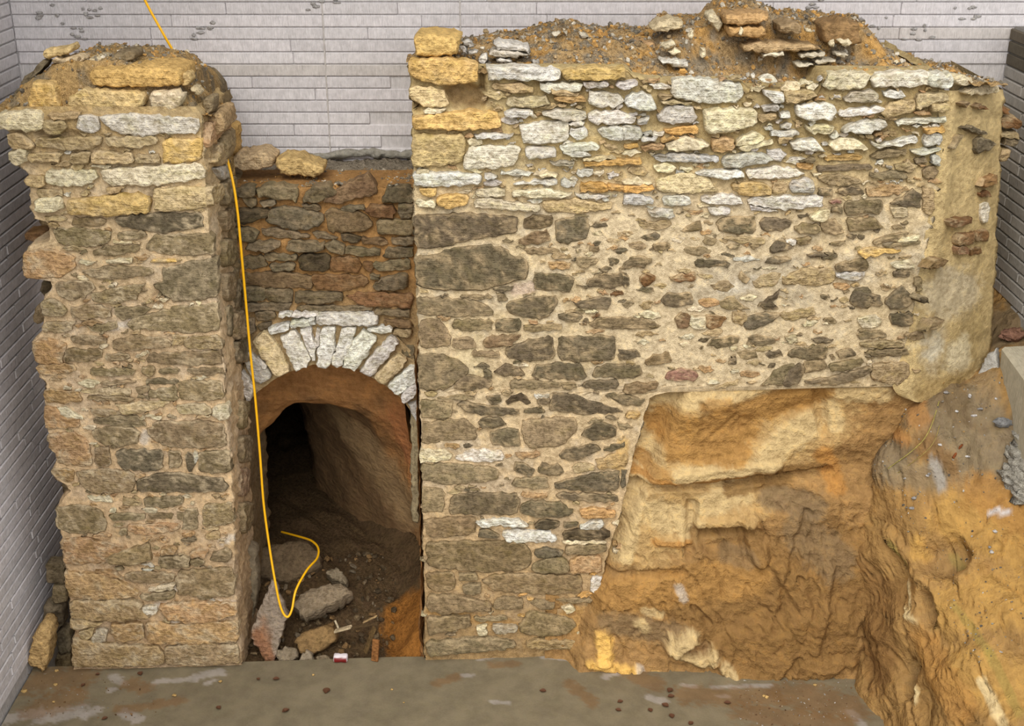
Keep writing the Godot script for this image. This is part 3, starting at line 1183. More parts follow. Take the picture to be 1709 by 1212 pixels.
	tag(put(self, "red_stone", lump(rs, Vector3(0.075, 0.034, 0.05), Color(0.58, 0.43, 0.35), 3, 8.0), M.lime), "reddish brown stone lying on rubble beside the right wall", "stone")


func slanted_kerb() -> ArrayMesh:
	var v := PackedVector3Array()
	var col := PackedColorArray()
	var secs := []
	for z in [-0.12, 0.1, 0.35, 0.6, 1.2]:
		var top: float = 2.07 - 0.10 * (z + 0.12)
		var bot: float = 1.75 - 0.62 * (z + 0.12)
		secs.append([Vector3(2.79, bot - 0.1, z), Vector3(2.755, bot, z), Vector3(2.735, top - 0.015, z), Vector3(2.75, top, z), Vector3(2.945, top + 0.01, z)])
	for s in secs:
		for p in s:
			v.append(p)
			col.append(lin(Color(0.75, 0.72, 0.64)))
	var m := mesh_of(v, grid_index(5, secs.size(), true), col)
	return flat(m)


func gravel(called: String, label: String, count: int, where: Callable, tones: Array, r0: float, r1: float, parent: Node = null) -> void:
	var mm := MultiMesh.new()
	mm.transform_format = MultiMesh.TRANSFORM_3D
	mm.use_colors = true
	mm.mesh = flat(lump(Vector3.ZERO, Vector3.ONE, Color.WHITE, 0, 3.3))
	mm.instance_count = count
	for i in count:
		var t: Transform3D = where.call()
		var r := r0 + (r1 - r0) * pow(rng.randf(), 2.2)
		var b := Basis.from_euler(Vector3(rng.randf() * TAU, rng.randf() * TAU, rng.randf() * TAU)) * Basis.from_scale(Vector3(r * rng.randf_range(0.8, 1.7), r * rng.randf_range(0.45, 0.9), r * rng.randf_range(0.8, 1.3)))
		mm.set_instance_transform(i, Transform3D(b, t.origin + Vector3(0, r * 0.25, 0)))
		var c: Color = tones[rng.randi() % tones.size()]
		mm.set_instance_color(i, lin(shade(c, rng.randf_range(0.85, 1.12))))
	var o := MultiMeshInstance3D.new()
	var pp: Node = parent if parent else self
	o.name = numbered(pp, called)
	o.multimesh = mm
	o.material_override = M.lime
	pp.add_child(o, true)
	if parent == null:
		tag(o, label, "gravel", "", "stuff")
	else:
		o.set_meta("kind", "stuff")


# ------------------------------------------------------------------ rock passage behind the arch

func passage() -> void:
	# rings: z, right wall x, left wall x, crown height, floor height
	var rings := [
		[-0.54, -0.53, -1.74, 2.05, -0.1], [-0.72, -0.55, -1.76, 2.02, -0.1], [-0.86, -0.57, -1.80, 1.98, -0.1],
		[-0.93, -0.58, -1.80, 1.62, -0.1], [-0.97, -0.59, -1.82, 1.38, -0.1], [-1.02, -0.61, -1.86, 1.29, -0.1], [-1.12, -0.69, -1.95, 1.27, -0.1], [-1.35, -0.92, -2.15, 1.26, -0.1], [-1.7, -1.22, -2.40, 1.24, -0.1],
		[-2.1, -1.50, -2.7, 1.22, -0.1], [-2.6, -1.60, -3.0, 1.2, -0.1], [-3.6, -1.55, -3.2, 1.2, -0.1], [-6.0, -1.6, -3.3, 1.2, -0.1],
	]
	var cur := []
	for k in rings.size():
		cur.append(rings[k])
	var nj := 90
	var ni := 72
	var v := PackedVector3Array()
	var col := PackedColorArray()
	var list := []
	var px := 1.0 / 270.0
	stroke(list, Vector3(-0.75, 0.5, -1.05), Vector3(-1.1, 1.0, -1.5), 0.22, Color(0.68, 0.56, 0.40), 0.8)
	stroke(list, Vector3(-0.62, 0.9, -0.8), Vector3(-0.62, 1.2, -0.95), 0.22, Color(0.72, 0.46, 0.30), 0.6)
	stroke(list, Vector3(-0.58, 0.0, -0.3), Vector3(-0.6, 0.5, -0.7), 0.2, Color(0.66, 0.44, 0.20), 0.8)
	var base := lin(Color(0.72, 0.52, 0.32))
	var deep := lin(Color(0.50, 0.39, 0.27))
	for j in nj:
		var t := float(j) / (nj - 1) * (rings.size() - 1)
		var k := mini(int(t), rings.size() - 2)
		var f := t - k
		var rg := []
		for m in 5:
			rg.append(lerpf(rings[k][m], rings[k + 1][m], f))
		for i in ni:
			# from the right foot up over the crown and down to the left foot
			var a := PI * i / (ni - 1)
			var cx: float = (rg[1] + rg[2]) * 0.5
			var hw: float = (rg[1] - rg[2]) * 0.5
			var e := 0.72
			var x := cx + hw * signf(cos(a)) * pow(absf(cos(a)), e)
			var y: float = rg[4] + (rg[3] - rg[4]) * pow(maxf(sin(a), 0.0), 0.8)
			var p := Vector3(x, y, rg[0])
			var inward := Vector3(cx - x, 0.6 - y, 0).normalized()
			p += inward * (ns(p * Vector3(1, 1, 0.6), 2.6) * 0.05 + ns(p * Vector3(1, 1.5, 0.7), 9.0) * 0.014)
			v.append(p)
			var g := 1.0 + 0.16 * ns(p * Vector3(0.6, 1.5, 0.6), 5.0) + 0.08 * n1(p * Vector3(0.3, 1, 0.3), 36.0)
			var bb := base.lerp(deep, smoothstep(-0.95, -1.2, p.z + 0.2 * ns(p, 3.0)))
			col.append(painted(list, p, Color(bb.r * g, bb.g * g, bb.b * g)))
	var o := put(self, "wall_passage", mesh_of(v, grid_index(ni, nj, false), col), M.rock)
	tag(o, "rough orange brown sandstone walls and roof of the passage behind the arch", "", "", "structure")
	# low rock side of the threshold, in front of the arch
	var tv := PackedVector3Array()
	var tc := PackedColorArray()
	for j in 70:
		for i in 24:
			var p := Vector3(-0.515, lerpf(-0.12, 2.02, j / 69.0), lerpf(-0.6, -0.02, i / 23.0))
			p.x -= 0.02 + 0.03 * smoothstep(1.2, 0.0, p.y) * (0.6 + ns(p, 5.0)) + ns(p, 9.0) * 0.012
			tv.append(p)
			var g := 1.0 + 0.16 * ns(p * Vector3(0.6, 1.5, 0.6), 5.0)
			tc.append(Color(base.r * g, base.g * g, base.b * g))
	put(o, "threshold_rock", mesh_of(tv, grid_index(24, 70, true), tc), M.rock)
	# outer rock that keeps daylight out of the passage
	var v2 := PackedVector3Array()
	var c2 := PackedColorArray()
	for p in v:
		var ctr := Vector3(0, 0.5, p.z)
		var k := 0
		var bestx := 0.0
		for rg in rings:
			if rg[0] >= p.z - 0.3:
				bestx = (rg[1] + rg[2]) * 0.5
		ctr.x = bestx
		v2.append(p + (p - ctr).normalized() * 0.3)
		c2.append(base)
	var o2 := put(o, "outer_rock", mesh_of(v2, grid_index(ni, nj, true), c2), M.rock)
	o2.set_meta("label", "buried outer side of the passage rock")
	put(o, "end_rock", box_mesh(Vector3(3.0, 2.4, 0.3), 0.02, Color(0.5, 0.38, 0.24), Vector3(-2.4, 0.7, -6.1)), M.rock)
	# floor of trodden earth and rubble
	var w := 90
	var h := 110
	var fv := PackedVector3Array()
	var fc := PackedColorArray()
	var fb := lin(Color(0.41, 0.33, 0.235))
	var fl2 := []
	stroke(fl2, Vector3(-0.62, 0, -0.15), Vector3(-0.7, 0, -0.5), 0.16, Color(0.70, 0.47, 0.22), 0.9)
	for j in h:
		for i in w:
			var z := lerpf(0.02, -5.9, pow(float(j) / (h - 1), 1.6))
			var sh := clampf(-z - 0.9, 0.0, 1.2) * 0.8
			var x := lerpf(-1.95 - sh, -0.42 - sh * 0.75, float(i) / (w - 1))
			var p := Vector3(x, 0, z)
			var y := -0.045 + 0.17 * smoothstep(-0.1, -1.0, z) + ns(p, 4.0) * 0.05 * smoothstep(0.0, -0.3, z) + ns(p, 14.0) * 0.018
			y += 0.30 * smoothstep(0.20, 0.0, absf(x - (-0.56 - sh * 0.72))) * smoothstep(-0.02, -0.25, z) * 0.5
			fv.append(Vector3(x, y, z))
			var g := 1.0 + 0.2 * ns(p, 6.0)
			fc.append(painted(fl2, p, Color(fb.r * g, fb.g * g, fb.b * g)))
	var o3 := put(self, "ground", mesh_of(fv, grid_index(w, h), fc), M.dirt)
	tag(o3, "dark trodden earth floor of the passage under the arch", "", "", "structure")


# ------------------------------------------------------------------ masonry cores

func core(rows: Array, nc: int, zf: float, depth: float, side: int, tones: Array, list: Array, relief_k: float, topline: Array = []) -> ArrayMesh:
	# rows: [y, left x, right x] in pixels on the plane z = zf; tones: [y, colour]
	var ys := []
	var y: float = rows[-1][0]
	while y > rows[0][0]:
		ys.append(y)
		y -= 5.0
	ys.append(rows[0][0])
	var v := PackedVector3Array()
	var col := PackedColorArray()
	var lt := []
	var rt := []
	for r in rows:
		lt.append([r[0], r[1]])
		rt.append([r[0], r[2]])
	var wtot := nc + side * 2
	for yy in ys:
		var xl := table(lt, yy)
		var xr := table(rt, yy)
		var L := at(xl, yy, zf)
		var Rr := at(xr, yy, zf)
		var tone: Color = tones[-1][1]
		for i in range(1, tones.size()):
			if yy <= tones[i][0]:
				tone = (tones[i - 1][1] as Color).lerp(tones[i][1], clampf((yy - tones[i - 1][0]) / (tones[i][0] - tones[i - 1][0]), 0, 1))
				break
		var base := lin(tone)
		for i in wtot:
			var p: Vector3
			var nn: Vector3
			if i < side:
				p = L + Vector3(0, 0, -depth * (1.0 - float(i) / side))
				if topline and yy < table(topline, xl):
					p.y = at(xl, table(topline, xl), zf).y
				nn = Vector3.LEFT
			elif i >= side + nc:
				p = Rr + Vector3(0, 0, -depth * (float(i - side - nc + 1) / side))
				if topline and yy < table(topline, xr):
					p.y = at(xr, table(topline, xr), zf).y - 0.02
				nn = Vector3.RIGHT
			else:
				p = L.lerp(Rr, float(i - side) / (nc - 1))
				if topline:
					var xp := lerpf(xl, xr, float(i - side) / (nc - 1))
					var tl := table(topline, xp)
					if yy < tl:
						p = at(xp, tl, zf) + Vector3(0, 0, -(tl - yy) * 0.012)
				nn = Vector3.BACK
				if i == side:
					nn = Vector3(-1, 0, 1)
				elif i == side + nc - 1:
					nn = Vector3(1, 0, 1)
			var d := (ns(p, 5.0) * 0.008 + ns(p * Vector3(0.7, 1.6, 1), 16.0) * 0.006) * relief_k + n1(p, 55.0) * 0.0015 - 0.004
			if nn != Vector3.BACK:
				d += ns(p * Vector3(1, 1.2, 1), 7.0) * 0.02 + ns(p * Vector3(0.4, 2.0, 1), 20.0) * 0.012
			d += relief(list, p)
			v.append(p + nn * d)
			var g := 1.0 + 0.15 * ns(p * Vector3(0.8, 1.3, 1), 6.0) + 0.07 * n1(p, 38.0)
			var cc := Color(base.r * g, base.g * g, base.b * (g if g > 1.0 else 1.25 * g - 0.25))
			cc = cc.lerp(Color(base.r * 0.92, base.g * 0.99, base.b * 1.16), smoothstep(0.05, 0.35, ns(p + Vector3(7, 0, 0), 3.5)) * 0.6)
			cc = cc.lerp(Color(minf(base.r * 1.18, 0.9), minf(base.g * 1.2, 0.88), minf(base.b * 1.25, 0.8)), smoothstep(0.18, 0.42, ns(p * Vector3(0.7, 1.8, 1) + Vector3(0, 4, 0), 9.0)) * 0.55)
			col.append(painted(list, p, cc))
	return mesh_of(v, grid_index(wtot, ys.size()), col)


# ------------------------------------------------------------------ left pier

func pier() -> void:
	home = thing("stone_pier", "tall free standing rubble stone pier with ragged edge left of the arch", "wall")
	var rows := [
		[178, 24, 330], [190, 3, 337], [215, 4, 338], [226, 15, 339], [252, 16, 341], [270, 19, 343], [280, 36, 344], [293, 46, 345], [345, 48, 348], [364, 54, 350],
		[372, 78, 351], [404, 80, 354], [410, 49, 354], [418, 41, 355], [464, 43, 359], [468, 80, 360], [482, 85, 361], [496, 74, 362], [506, 69, 364], [530, 70, 367], [556, 65, 370], [570, 56, 371], [586, 58, 372],
		[610, 62, 375], [630, 65, 376], [641, 76, 377], [656, 77, 378], [670, 71, 379], [700, 73, 380], [720, 78, 382], [740, 80, 384], [755, 92, 385], [775, 93, 386], [785, 86, 387],
		[795, 88, 388], [810, 108, 389], [820, 115, 389], [834, 102, 390], [846, 93, 390], [870, 95, 391], [896, 100, 392], [920, 103, 393], [936, 106, 394], [950, 112, 394], [970, 110, 395], [1000, 115, 397],
		[1030, 120, 399], [1042, 122, 400], [1056, 126, 401], [1075, 122, 403], [1125, 120, 406],
	]
	var list := []
	for s in [[70, 225, 130, 228, 8, 0.5], [245, 345, 262, 315, 5, 0.3], [265, 500, 272, 490, 14, 0.1]]:
		stroke(list, at(s[0], s[1], 0), at(s[2], s[3], 0), s[4] / 310.0, Color(0.52, 0.44, 0.33), s[5], -0.02)
	for s in [[180, 545, 230, 540, 7], [60, 470, 75, 480, 10], [240, 735, 245, 725, 8], [270, 985, 290, 983, 7], [265, 1010, 300, 1015, 8], [270, 1045, 300, 1042, 9], [300, 1080, 330, 1085, 6], [160, 1100, 250, 1092, 6], [345, 1010, 390, 1005, 6], [370, 905, 395, 895, 6]]:
		stroke(list, at(s[0], s[1], 0), at(s[2], s[3], 0), s[4] / 290.0, Color(0.90, 0.85, 0.78), 0.8)
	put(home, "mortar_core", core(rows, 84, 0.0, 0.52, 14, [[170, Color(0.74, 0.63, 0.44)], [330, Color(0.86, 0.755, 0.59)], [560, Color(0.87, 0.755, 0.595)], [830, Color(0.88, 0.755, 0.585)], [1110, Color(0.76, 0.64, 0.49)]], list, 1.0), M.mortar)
	# rear part of the pier reaching the back wall
	var rear := [[194, 30, 334], [240, 45, 338], [300, 52, 345], [318, 56, 386], [470, 85, 398], [700, 95, 402], [1120, 130, 420]]
	put(home, "rear_core", core(rear, 40, -0.42, 0.79, 6, [[170, Color(0.64, 0.55, 0.4)], [1110, Color(0.56, 0.47, 0.34)]], [], 1.6), M.mortar)
	mortar_tint = Color(0.86, 0.755, 0.59)
	plane_z(0.0)
	proud = 0.026
	smear_now = 0.35
	zone(0, 50, 4.04)
	q(C, 0, 560, 200, 532, 280, 540, 300, 650, 260, 680, 100, 665, 10, 665)
	q(B, 340, 560, 540, 555, 530, 590, 380, 600, 330, 590)
	q(B, 310, 600, 440, 610, 455, 650, 410, 695, 310, 680)
	q(G, 540, 580, 650, 575, 680, 640, 670, 680, 560, 680, 520, 650)
	q(W, 670, 575, 900, 565, 1340, 595, 1350, 640, 1330, 700, 1100, 690, 960, 715, 800, 690, 690, 620)
	q(B, 60, 700, 150, 690, 230, 760, 220, 800, 80, 790)
	q(B, 250, 730, 690, 715, 690, 770, 600, 800, 440, 800, 260, 790)
	q(B, 720, 715, 1060, 715, 1065, 770, 920, 790, 730, 775)
	q(Y, 1110, 735, 1360, 735, 1365, 870, 1250, 885, 1100, 890)
	q(C, 70, 815, 180, 800, 200, 880, 130, 900, 80, 880)
	q(B, 200, 825, 420, 830, 410, 880, 210, 885)
	q(B, 490, 830, 620, 815, 615, 890, 480, 895)
	q(B, 630, 815, 900, 825, 910, 890, 630, 890)
	q(B, 910, 840, 1075, 835, 1080, 890, 920, 890)
	q(C, 690, 930, 900, 925, 1360, 895, 1390, 960, 1370, 1000, 1050, 1045, 760, 1045, 700, 1010)
	q(C, 320, 940, 650, 940, 660, 1000, 620, 1030, 420, 1055, 320, 1030)
	q(B, 180, 980, 310, 985, 310, 1060, 190, 1050)
	q(C, 610, 905, 760, 905, 720, 930)
	q(B, 250, 1070, 430, 1075, 420, 1115, 260, 1120)
	q(B, 720, 1055, 850, 1055, 800, 1090, 730, 1090)
	q(Y.lerp(B, 0.4), 460, 1140, 920, 1095, 1010, 1130, 1010, 1225, 700, 1250, 470, 1230)
	q(C.lerp(Y, 0.4), 1040, 1080, 1230, 1050, 1390, 1060, 1400, 1180, 1390, 1195, 1150, 1220, 1050, 1215)
	q(C, 250, 1130, 420, 1120, 440, 1200, 260, 1225)
	proud = 0.009
	smear_now = 0.65
	zone(0, 340, 4.04)
	q(MM, 490, 95, 700, 95, 720, 125, 680, 150, 500, 150)
	q(D, 780, 100, 880, 75, 1040, 65, 1360, 60, 1365, 160, 1250, 165, 1130, 190, 960, 175, 840, 155, 790, 130)
	q(MM.lerp(B, 0.4), 355, 170, 500, 160, 740, 190, 750, 250, 640, 285, 450, 280, 390, 250)
	q(MM, 790, 195, 960, 180, 990, 205, 960, 235, 800, 235)
	q(MM.lerp(D, 0.3), 1040, 210, 1430, 200, 1450, 330, 1300, 345, 1160, 345, 1000, 310, 990, 280)
	q(MM, 620, 325, 720, 290, 940, 275, 950, 320, 700, 350, 630, 345)
	q(T, 160, 330, 300, 300, 440, 330, 500, 350, 510, 440, 420, 490, 190, 505, 165, 470)
	q(C, 540, 380, 650, 385, 640, 405, 540, 400)
	q(C, 710, 385, 900, 365, 890, 395, 720, 400)
	q(C, 765, 250, 900, 250, 895, 265, 770, 268)
	q(Y, 1010, 380, 1190, 365, 1180, 390, 1020, 395)
	q(MM, 550, 450, 720, 425, 1000, 420, 1040, 460, 980, 490, 700, 510, 590, 480)
	q(MM.lerp(D, 0.4), 1095, 440, 1240, 400, 1450, 365, 1475, 400, 1470, 625, 1330, 640, 1180, 650, 1090, 600, 1040, 540, 1110, 520)
	q(MM, 370, 530, 610, 520, 640, 570, 580, 620, 460, 650, 400, 610)
	q(MM.lerp(B, 0.4), 620, 610, 760, 570, 990, 530, 940, 600, 920, 640, 760, 670, 640, 655)
	q(MM.lerp(B, 0.5), 280, 660, 380, 640, 450, 720, 430, 760, 300, 755)
	q(MM.lerp(B, 0.5), 480, 700, 640, 680, 750, 710, 750, 760, 560, 775, 480, 750)
	q(MM.lerp(D, 0.4), 770, 705, 970, 690, 1030, 710, 950, 750, 840, 780, 795, 760)
	q(MM, 850, 800, 1000, 740, 1240, 690, 1470, 665, 1480, 850, 1330, 865, 1060, 850, 900, 850)
	q(MM.lerp(B, 0.5), 300, 800, 510, 790, 480, 850, 380, 865, 290, 860)
	q(MM, 580, 830, 790, 790, 800, 840, 640, 865)
	q(MM.lerp(D, 0.3), 470, 895, 560, 885, 720, 900, 710, 945, 560, 945, 490, 930)
	q(MM, 755, 930, 870, 890, 1140, 905, 1150, 960, 960, 975, 830, 990, 760, 970)
	q(B, 1160, 890, 1280, 885, 1230, 940, 1160, 960)
	q(MM.lerp(B, 0.6), 1250, 900, 1490, 890, 1500, 970, 1350, 975, 1240, 960)
	q(T, 220, 930, 340, 900, 450, 940, 430, 1010, 420, 1070, 250, 1075)
	q(MM, 450, 980, 690, 980, 690, 1030, 560, 1060, 440, 1060)
	q(MM.lerp(B, 0.4), 710, 1010, 880, 1015, 850, 1050, 760, 1060, 715, 1040)
	q(C, 905, 1030, 1000, 985, 1005, 1005, 930, 1040)
	q(MM, 1010, 1010, 1480, 990, 1500, 1070, 1420, 1085, 1130, 1080, 990, 1060)
	q(T, 250, 1085, 480, 1080, 520, 1110, 480, 1140, 260, 1150)
	q(MM.lerp(B, 0.4), 610, 1110, 900, 1110, 920, 1140, 770, 1160, 620, 1150)
	q(MM, 955, 1110, 1020, 1095, 1050, 1120, 1030, 1160, 965, 1150)
	q(MM, 1070, 1110, 1210, 1105, 1200, 1140, 1080, 1145)
	q(MM, 1260, 1110, 1500, 1105, 1520, 1145, 1320, 1150)
	zone(0, 630, 4.04)
	q(MM, 680, 25, 900, 15, 930, 25, 800, 45, 690, 55)
	q(D, 975, 10, 1195, 10, 1200, 40, 990, 40)
	q(MM, 920, 70, 1000, 55, 1010, 90, 940, 110)
	q(MM, 1210, 20, 1500, 20, 1510, 140, 1390, 155, 1210, 140)
	q(MM.lerp(B, 0.4), 1010, 90, 1190, 50, 1200, 150, 1130, 150, 1010, 125)
	q(MM, 585, 120, 760, 125, 900, 130, 880, 155, 740, 155, 600, 150)
	q(T, 310, 75, 520, 90, 560, 150, 420, 170, 310, 160)
	q(C.lerp(T, 0.5), 530, 90, 740, 70, 880, 70, 890, 115, 640, 110)
	q(C.lerp(T, 0.5), 780, 180, 920, 170, 1150, 150, 1100, 190, 990, 225, 850, 240)
	q(C.lerp(B, 0.5), 1190, 190, 1380, 170, 1430, 220, 1420, 245, 1210, 240)
	q(C, 1440, 190, 1540, 180, 1550, 270, 1470, 280, 1430, 250)
	q(C, 390, 205, 450, 200, 570, 270, 520, 275, 420, 250)
	q(T, 300, 190, 390, 200, 420, 260, 540, 280, 530, 330, 310, 345)
	q(MM.lerp(B, 0.4), 600, 210, 800, 220, 830, 250, 640, 260)
	q(MM, 620, 280, 750, 255, 930, 255, 1000, 320, 880, 330, 660, 310)
	q(C, 560, 325, 650, 320, 640, 350, 570, 340)
	q(MM, 630, 350, 760, 330, 860, 330, 950, 360, 930, 440, 830, 460, 710, 450, 640, 400)
	q(MM, 1000, 350, 1070, 290, 1500, 300, 1530, 460, 1380, 470, 1130, 460, 1020, 400)
	q(T, 325, 380, 480, 370, 600, 430, 620, 590, 390, 575, 385, 520, 330, 450)
	q(MM.lerp(T, 0.4), 645, 470, 740, 470, 740, 590, 650, 590)
	q(D, 790, 490, 1080, 485, 1105, 530, 1090, 610, 980, 630, 830, 610, 795, 560)
	q(MM, 1140, 495, 1220, 500, 1215, 600, 1150, 610, 1135, 560)
	q(D, 1260, 510, 1308, 505, 1312, 600, 1300, 630, 1260, 620)
	q(MM, 1345, 500, 1550, 490, 1560, 630, 1440, 640, 1345, 630)
	q(W, 1312, 505, 1338, 500, 1335, 570, 1315, 570)
	q(MM.lerp(T, 0.4), 510, 640, 640, 615, 880, 625, 910, 680, 890, 770, 640, 775, 560, 730)
	q(T, 350, 610, 500, 620, 500, 700, 430, 690, 350, 640)
	q(D, 930, 690, 1050, 650, 1200, 640, 1240, 655, 1500, 680, 1550, 740, 1500, 770, 930, 770)
	q(MM.lerp(D, 0.3), 975, 810, 1230, 795, 1235, 855, 1100, 870, 980, 865)
	q(B, 830, 810, 960, 830, 960, 860, 830, 855)
	q(C, 580, 800, 740, 800, 760, 840, 640, 830)
	q(MM, 380, 870, 560, 860, 660, 880, 710, 960, 710, 1040, 480, 1050, 385, 1010)
	q(MM.lerp(D, 0.3), 745, 915, 970, 910, 970, 955, 760, 960)
	q(MM.lerp(D, 0.3), 1005, 915, 1170, 915, 1150, 945, 1010, 945)
	q(MM, 1190, 910, 1240, 905, 1240, 960, 1200, 950)
	q(MM, 1260, 885, 1330, 880, 1330, 1020, 1230, 1020, 1240, 960)
	q(MM.lerp(B, 0.4), 1370, 860, 1560, 840, 1580, 980, 1370, 1000)
	q(B, 770, 985, 840, 985, 820, 1000, 775, 1000)
	q(MM, 805, 1015, 855, 1015, 850, 1060, 810, 1060)
	q(T, 870, 990, 1220, 980, 1200, 1020, 1000, 1060, 870, 1040)
	q(B, 1390, 1050, 1480, 1030, 1470, 1080, 1400, 1090)
	proud = 0.022
	zone(0, 910, 4.04)
	q(T, 425, -40, 560, -55, 690, -20, 860, 10, 850, 60, 700, 110, 440, 130)
	q(MM.lerp(T, 0.3), 720, 70, 880, 20, 1010, -20, 1020, 90, 880, 120, 740, 115)
	q(MM, 1070, 75, 1270, 65, 1280, 140, 1090, 150)
	q(MM, 1290, 90, 1370, 95, 1390, 110, 1360, 130, 1290, 130)
	q(MM, 1430, 50, 1540, 10, 1570, 60, 1540, 100, 1420, 95)
	q(T, 1090, 10, 1200, 0, 1190, 50, 1090, 60)
	q(T, 1290, 20, 1400, 20, 1380, 70, 1290, 65)
	q(T, 440, 165, 560, 185, 620, 185, 740, 205, 850, 250, 940, 320, 880, 350, 640, 360, 480, 340, 450, 260)
	q(T, 640, 170, 780, 170, 830, 215, 760, 200, 650, 185)
	q(MM, 840, 190, 1000, 170, 1180, 195, 1160, 240, 1000, 250, 860, 230)
	q(MM.lerp(T, 0.3), 1200, 170, 1570, 150, 1590, 240, 1570, 330, 1400, 345, 1210, 330, 1190, 260)
	q(MM, 950, 330, 1180, 300, 1190, 330, 1130, 360, 960, 360)
	q(C, 1000, 285, 1180, 245, 1180, 290, 1010, 300)
	q(T.lerp(MM, 0.3), 480, 370, 900, 360, 960, 385, 960, 430, 1020, 480, 860, 500, 640, 495, 490, 480)
	q(W, 960, 410, 1060, 400, 1060, 450, 1000, 470, 960, 440)
	q(T, 1070, 400, 1270, 370, 1600, 380, 1600, 450, 1480, 500, 1290, 525, 1120, 480)
	q(B, 480, 490, 540, 490, 690, 510, 660, 540, 540, 550, 490, 560)
	q(B, 540, 575, 650, 545, 590, 650, 550, 620)
	q(W.lerp(B, 0.5), 650, 560, 730, 550, 720, 640, 620, 660)
	q(T, 750, 520, 960, 510, 980, 590, 960, 630, 790, 635, 755, 570)
	q(T, 990, 510, 1200, 530, 1600, 500, 1610, 640, 1400, 655, 1050, 665, 1000, 640, 1000, 560)
	q(MM.lerp(T, 0.4), 500, 620, 540, 630, 760, 660, 1060, 670, 1110, 720, 1110, 800, 500, 815, 490, 720)
	q(MM.lerp(T, 0.4), 1120, 680, 1320, 655, 1600, 660, 1620, 790, 1400, 800, 1120, 800)
	pinnings(home, 150, 75, 200, 385, 1080, [[0.0, C, B, W, B], [350.0, B, MM, T, C], [900.0, T, B, MM, W]], 5)
	# second tier, a little set back
	plane_z(-0.05)
	proud = 0.035
	smear_now = 0.2
	zone(0, 50, 4.04)
	q(Y, 230, 350, 355, 350, 400, 460, 415, 505, 390, 530, 220, 528, 205, 470)
	q(Y.lerp(C, 0.4), 470, 440, 600, 395, 985, 420, 990, 480, 900, 540, 640, 548, 500, 525, 475, 490)
	q(C, 1030, 425, 1170, 405, 1240, 430, 1230, 500, 1150, 540, 1045, 525)
	q(B, 560, 460, 575, 450, 580, 540, 562, 540)
	# inner side of the pier, facing the arch
	fr = frame(Vector3(-1.642, 0, 0), Vector3(0, 0, -1), Vector3(1, -0.021, 0))
	proud = 0.03
	smear_now = 0.4
	q(T, 1390, 640, 1490, 545, 1530, 600, 1530, 690, 1450, 720, 1390, 800)
	q(B, 1405, 900, 1450, 760, 1500, 790, 1510, 890, 1440, 910)
	q(G, 1440, 930, 1510, 910, 1520, 990, 1480, 1010)
	q(MM, 1480, 1040, 1560, 980, 1565, 1130, 1490, 1190)
	q(B, 1400, 1060, 1470, 1030, 1470, 1140, 1410, 1190)
	zone(0, 340, 4.04)
	q(MM, 1480, 60, 1550, 30, 1560, 160, 1500, 180)
	q(D, 1560, 310, 1610, 300, 1615, 450, 1570, 490)
	q(MM, 1490, 250, 1540, 240, 1550, 400, 1500, 420)
	q(MM, 1500, 480, 1560, 470, 1560, 640, 1510, 650)
	q(D, 1560, 520, 1620, 500, 1620, 680, 1570, 700)
	q(MM, 1560, 740, 1610, 720, 1610, 900, 1565, 920)
	q(D, 1520, 700, 1550, 690, 1550, 880, 1525, 890)
	q(D, 1560, 930, 1620, 920, 1625, 1060, 1570, 1070)
	zone(0, 630, 4.04)
	q(MM, 1590, 160, 1640, 160, 1640, 330, 1595, 350)
	q(MM, 1600, 400, 1650, 390, 1650, 560, 1605, 570)
	q(P.lerp(MM, 0.6), 1600, 620, 1650, 610, 1655, 780, 1605, 800)
	q(MM, 1610, 850, 1660, 840, 1665, 1020, 1620, 1050)
	# ragged backing stones on the outer side, in the gap by the concrete wall
	plane_z(-0.30)
	proud = 0.05
	smear_now = 0.2
	zone(0, 910, 4.04)
	q(MM, 395, 720, 480, 715, 500, 830, 390, 800)
	q(D, 400, 560, 480, 560, 500, 700, 410, 710)
	q(D, 320, 110, 430, 110, 450, 240, 330, 240)
	q(MM, 360, 270, 450, 260, 470, 350, 370, 380)
	q(D, 310, 380, 430, 400, 440, 520, 300, 540)
	zone(0, 340, 4.04)
	q(R, 200, 170, 330, 170, 330, 230, 205, 235)
	q(D, 300, 510, 400, 510, 400, 600, 310, 600)
	q(MM, 250, 680, 330, 660, 330, 780, 250, 790)
	lay(home)
	# grey jamb of cement and stone at the foot of the inner face
	plane_z(-0.40)
	zone(380, 760, 3.464)
	put(home, "jamb", rock_mesh(px_poly([70, 500, 110, 535, 160, 550, 168, 700, 175, 800, 150, 930, 130, 1060, 140, 1215, 60, 1230]), fr, 0.12, Color(0.60, 0.54, 0.44), 0.01, 6.0), M.mortar)


# ------------------------------------------------------------------ recessed dark wall and arch

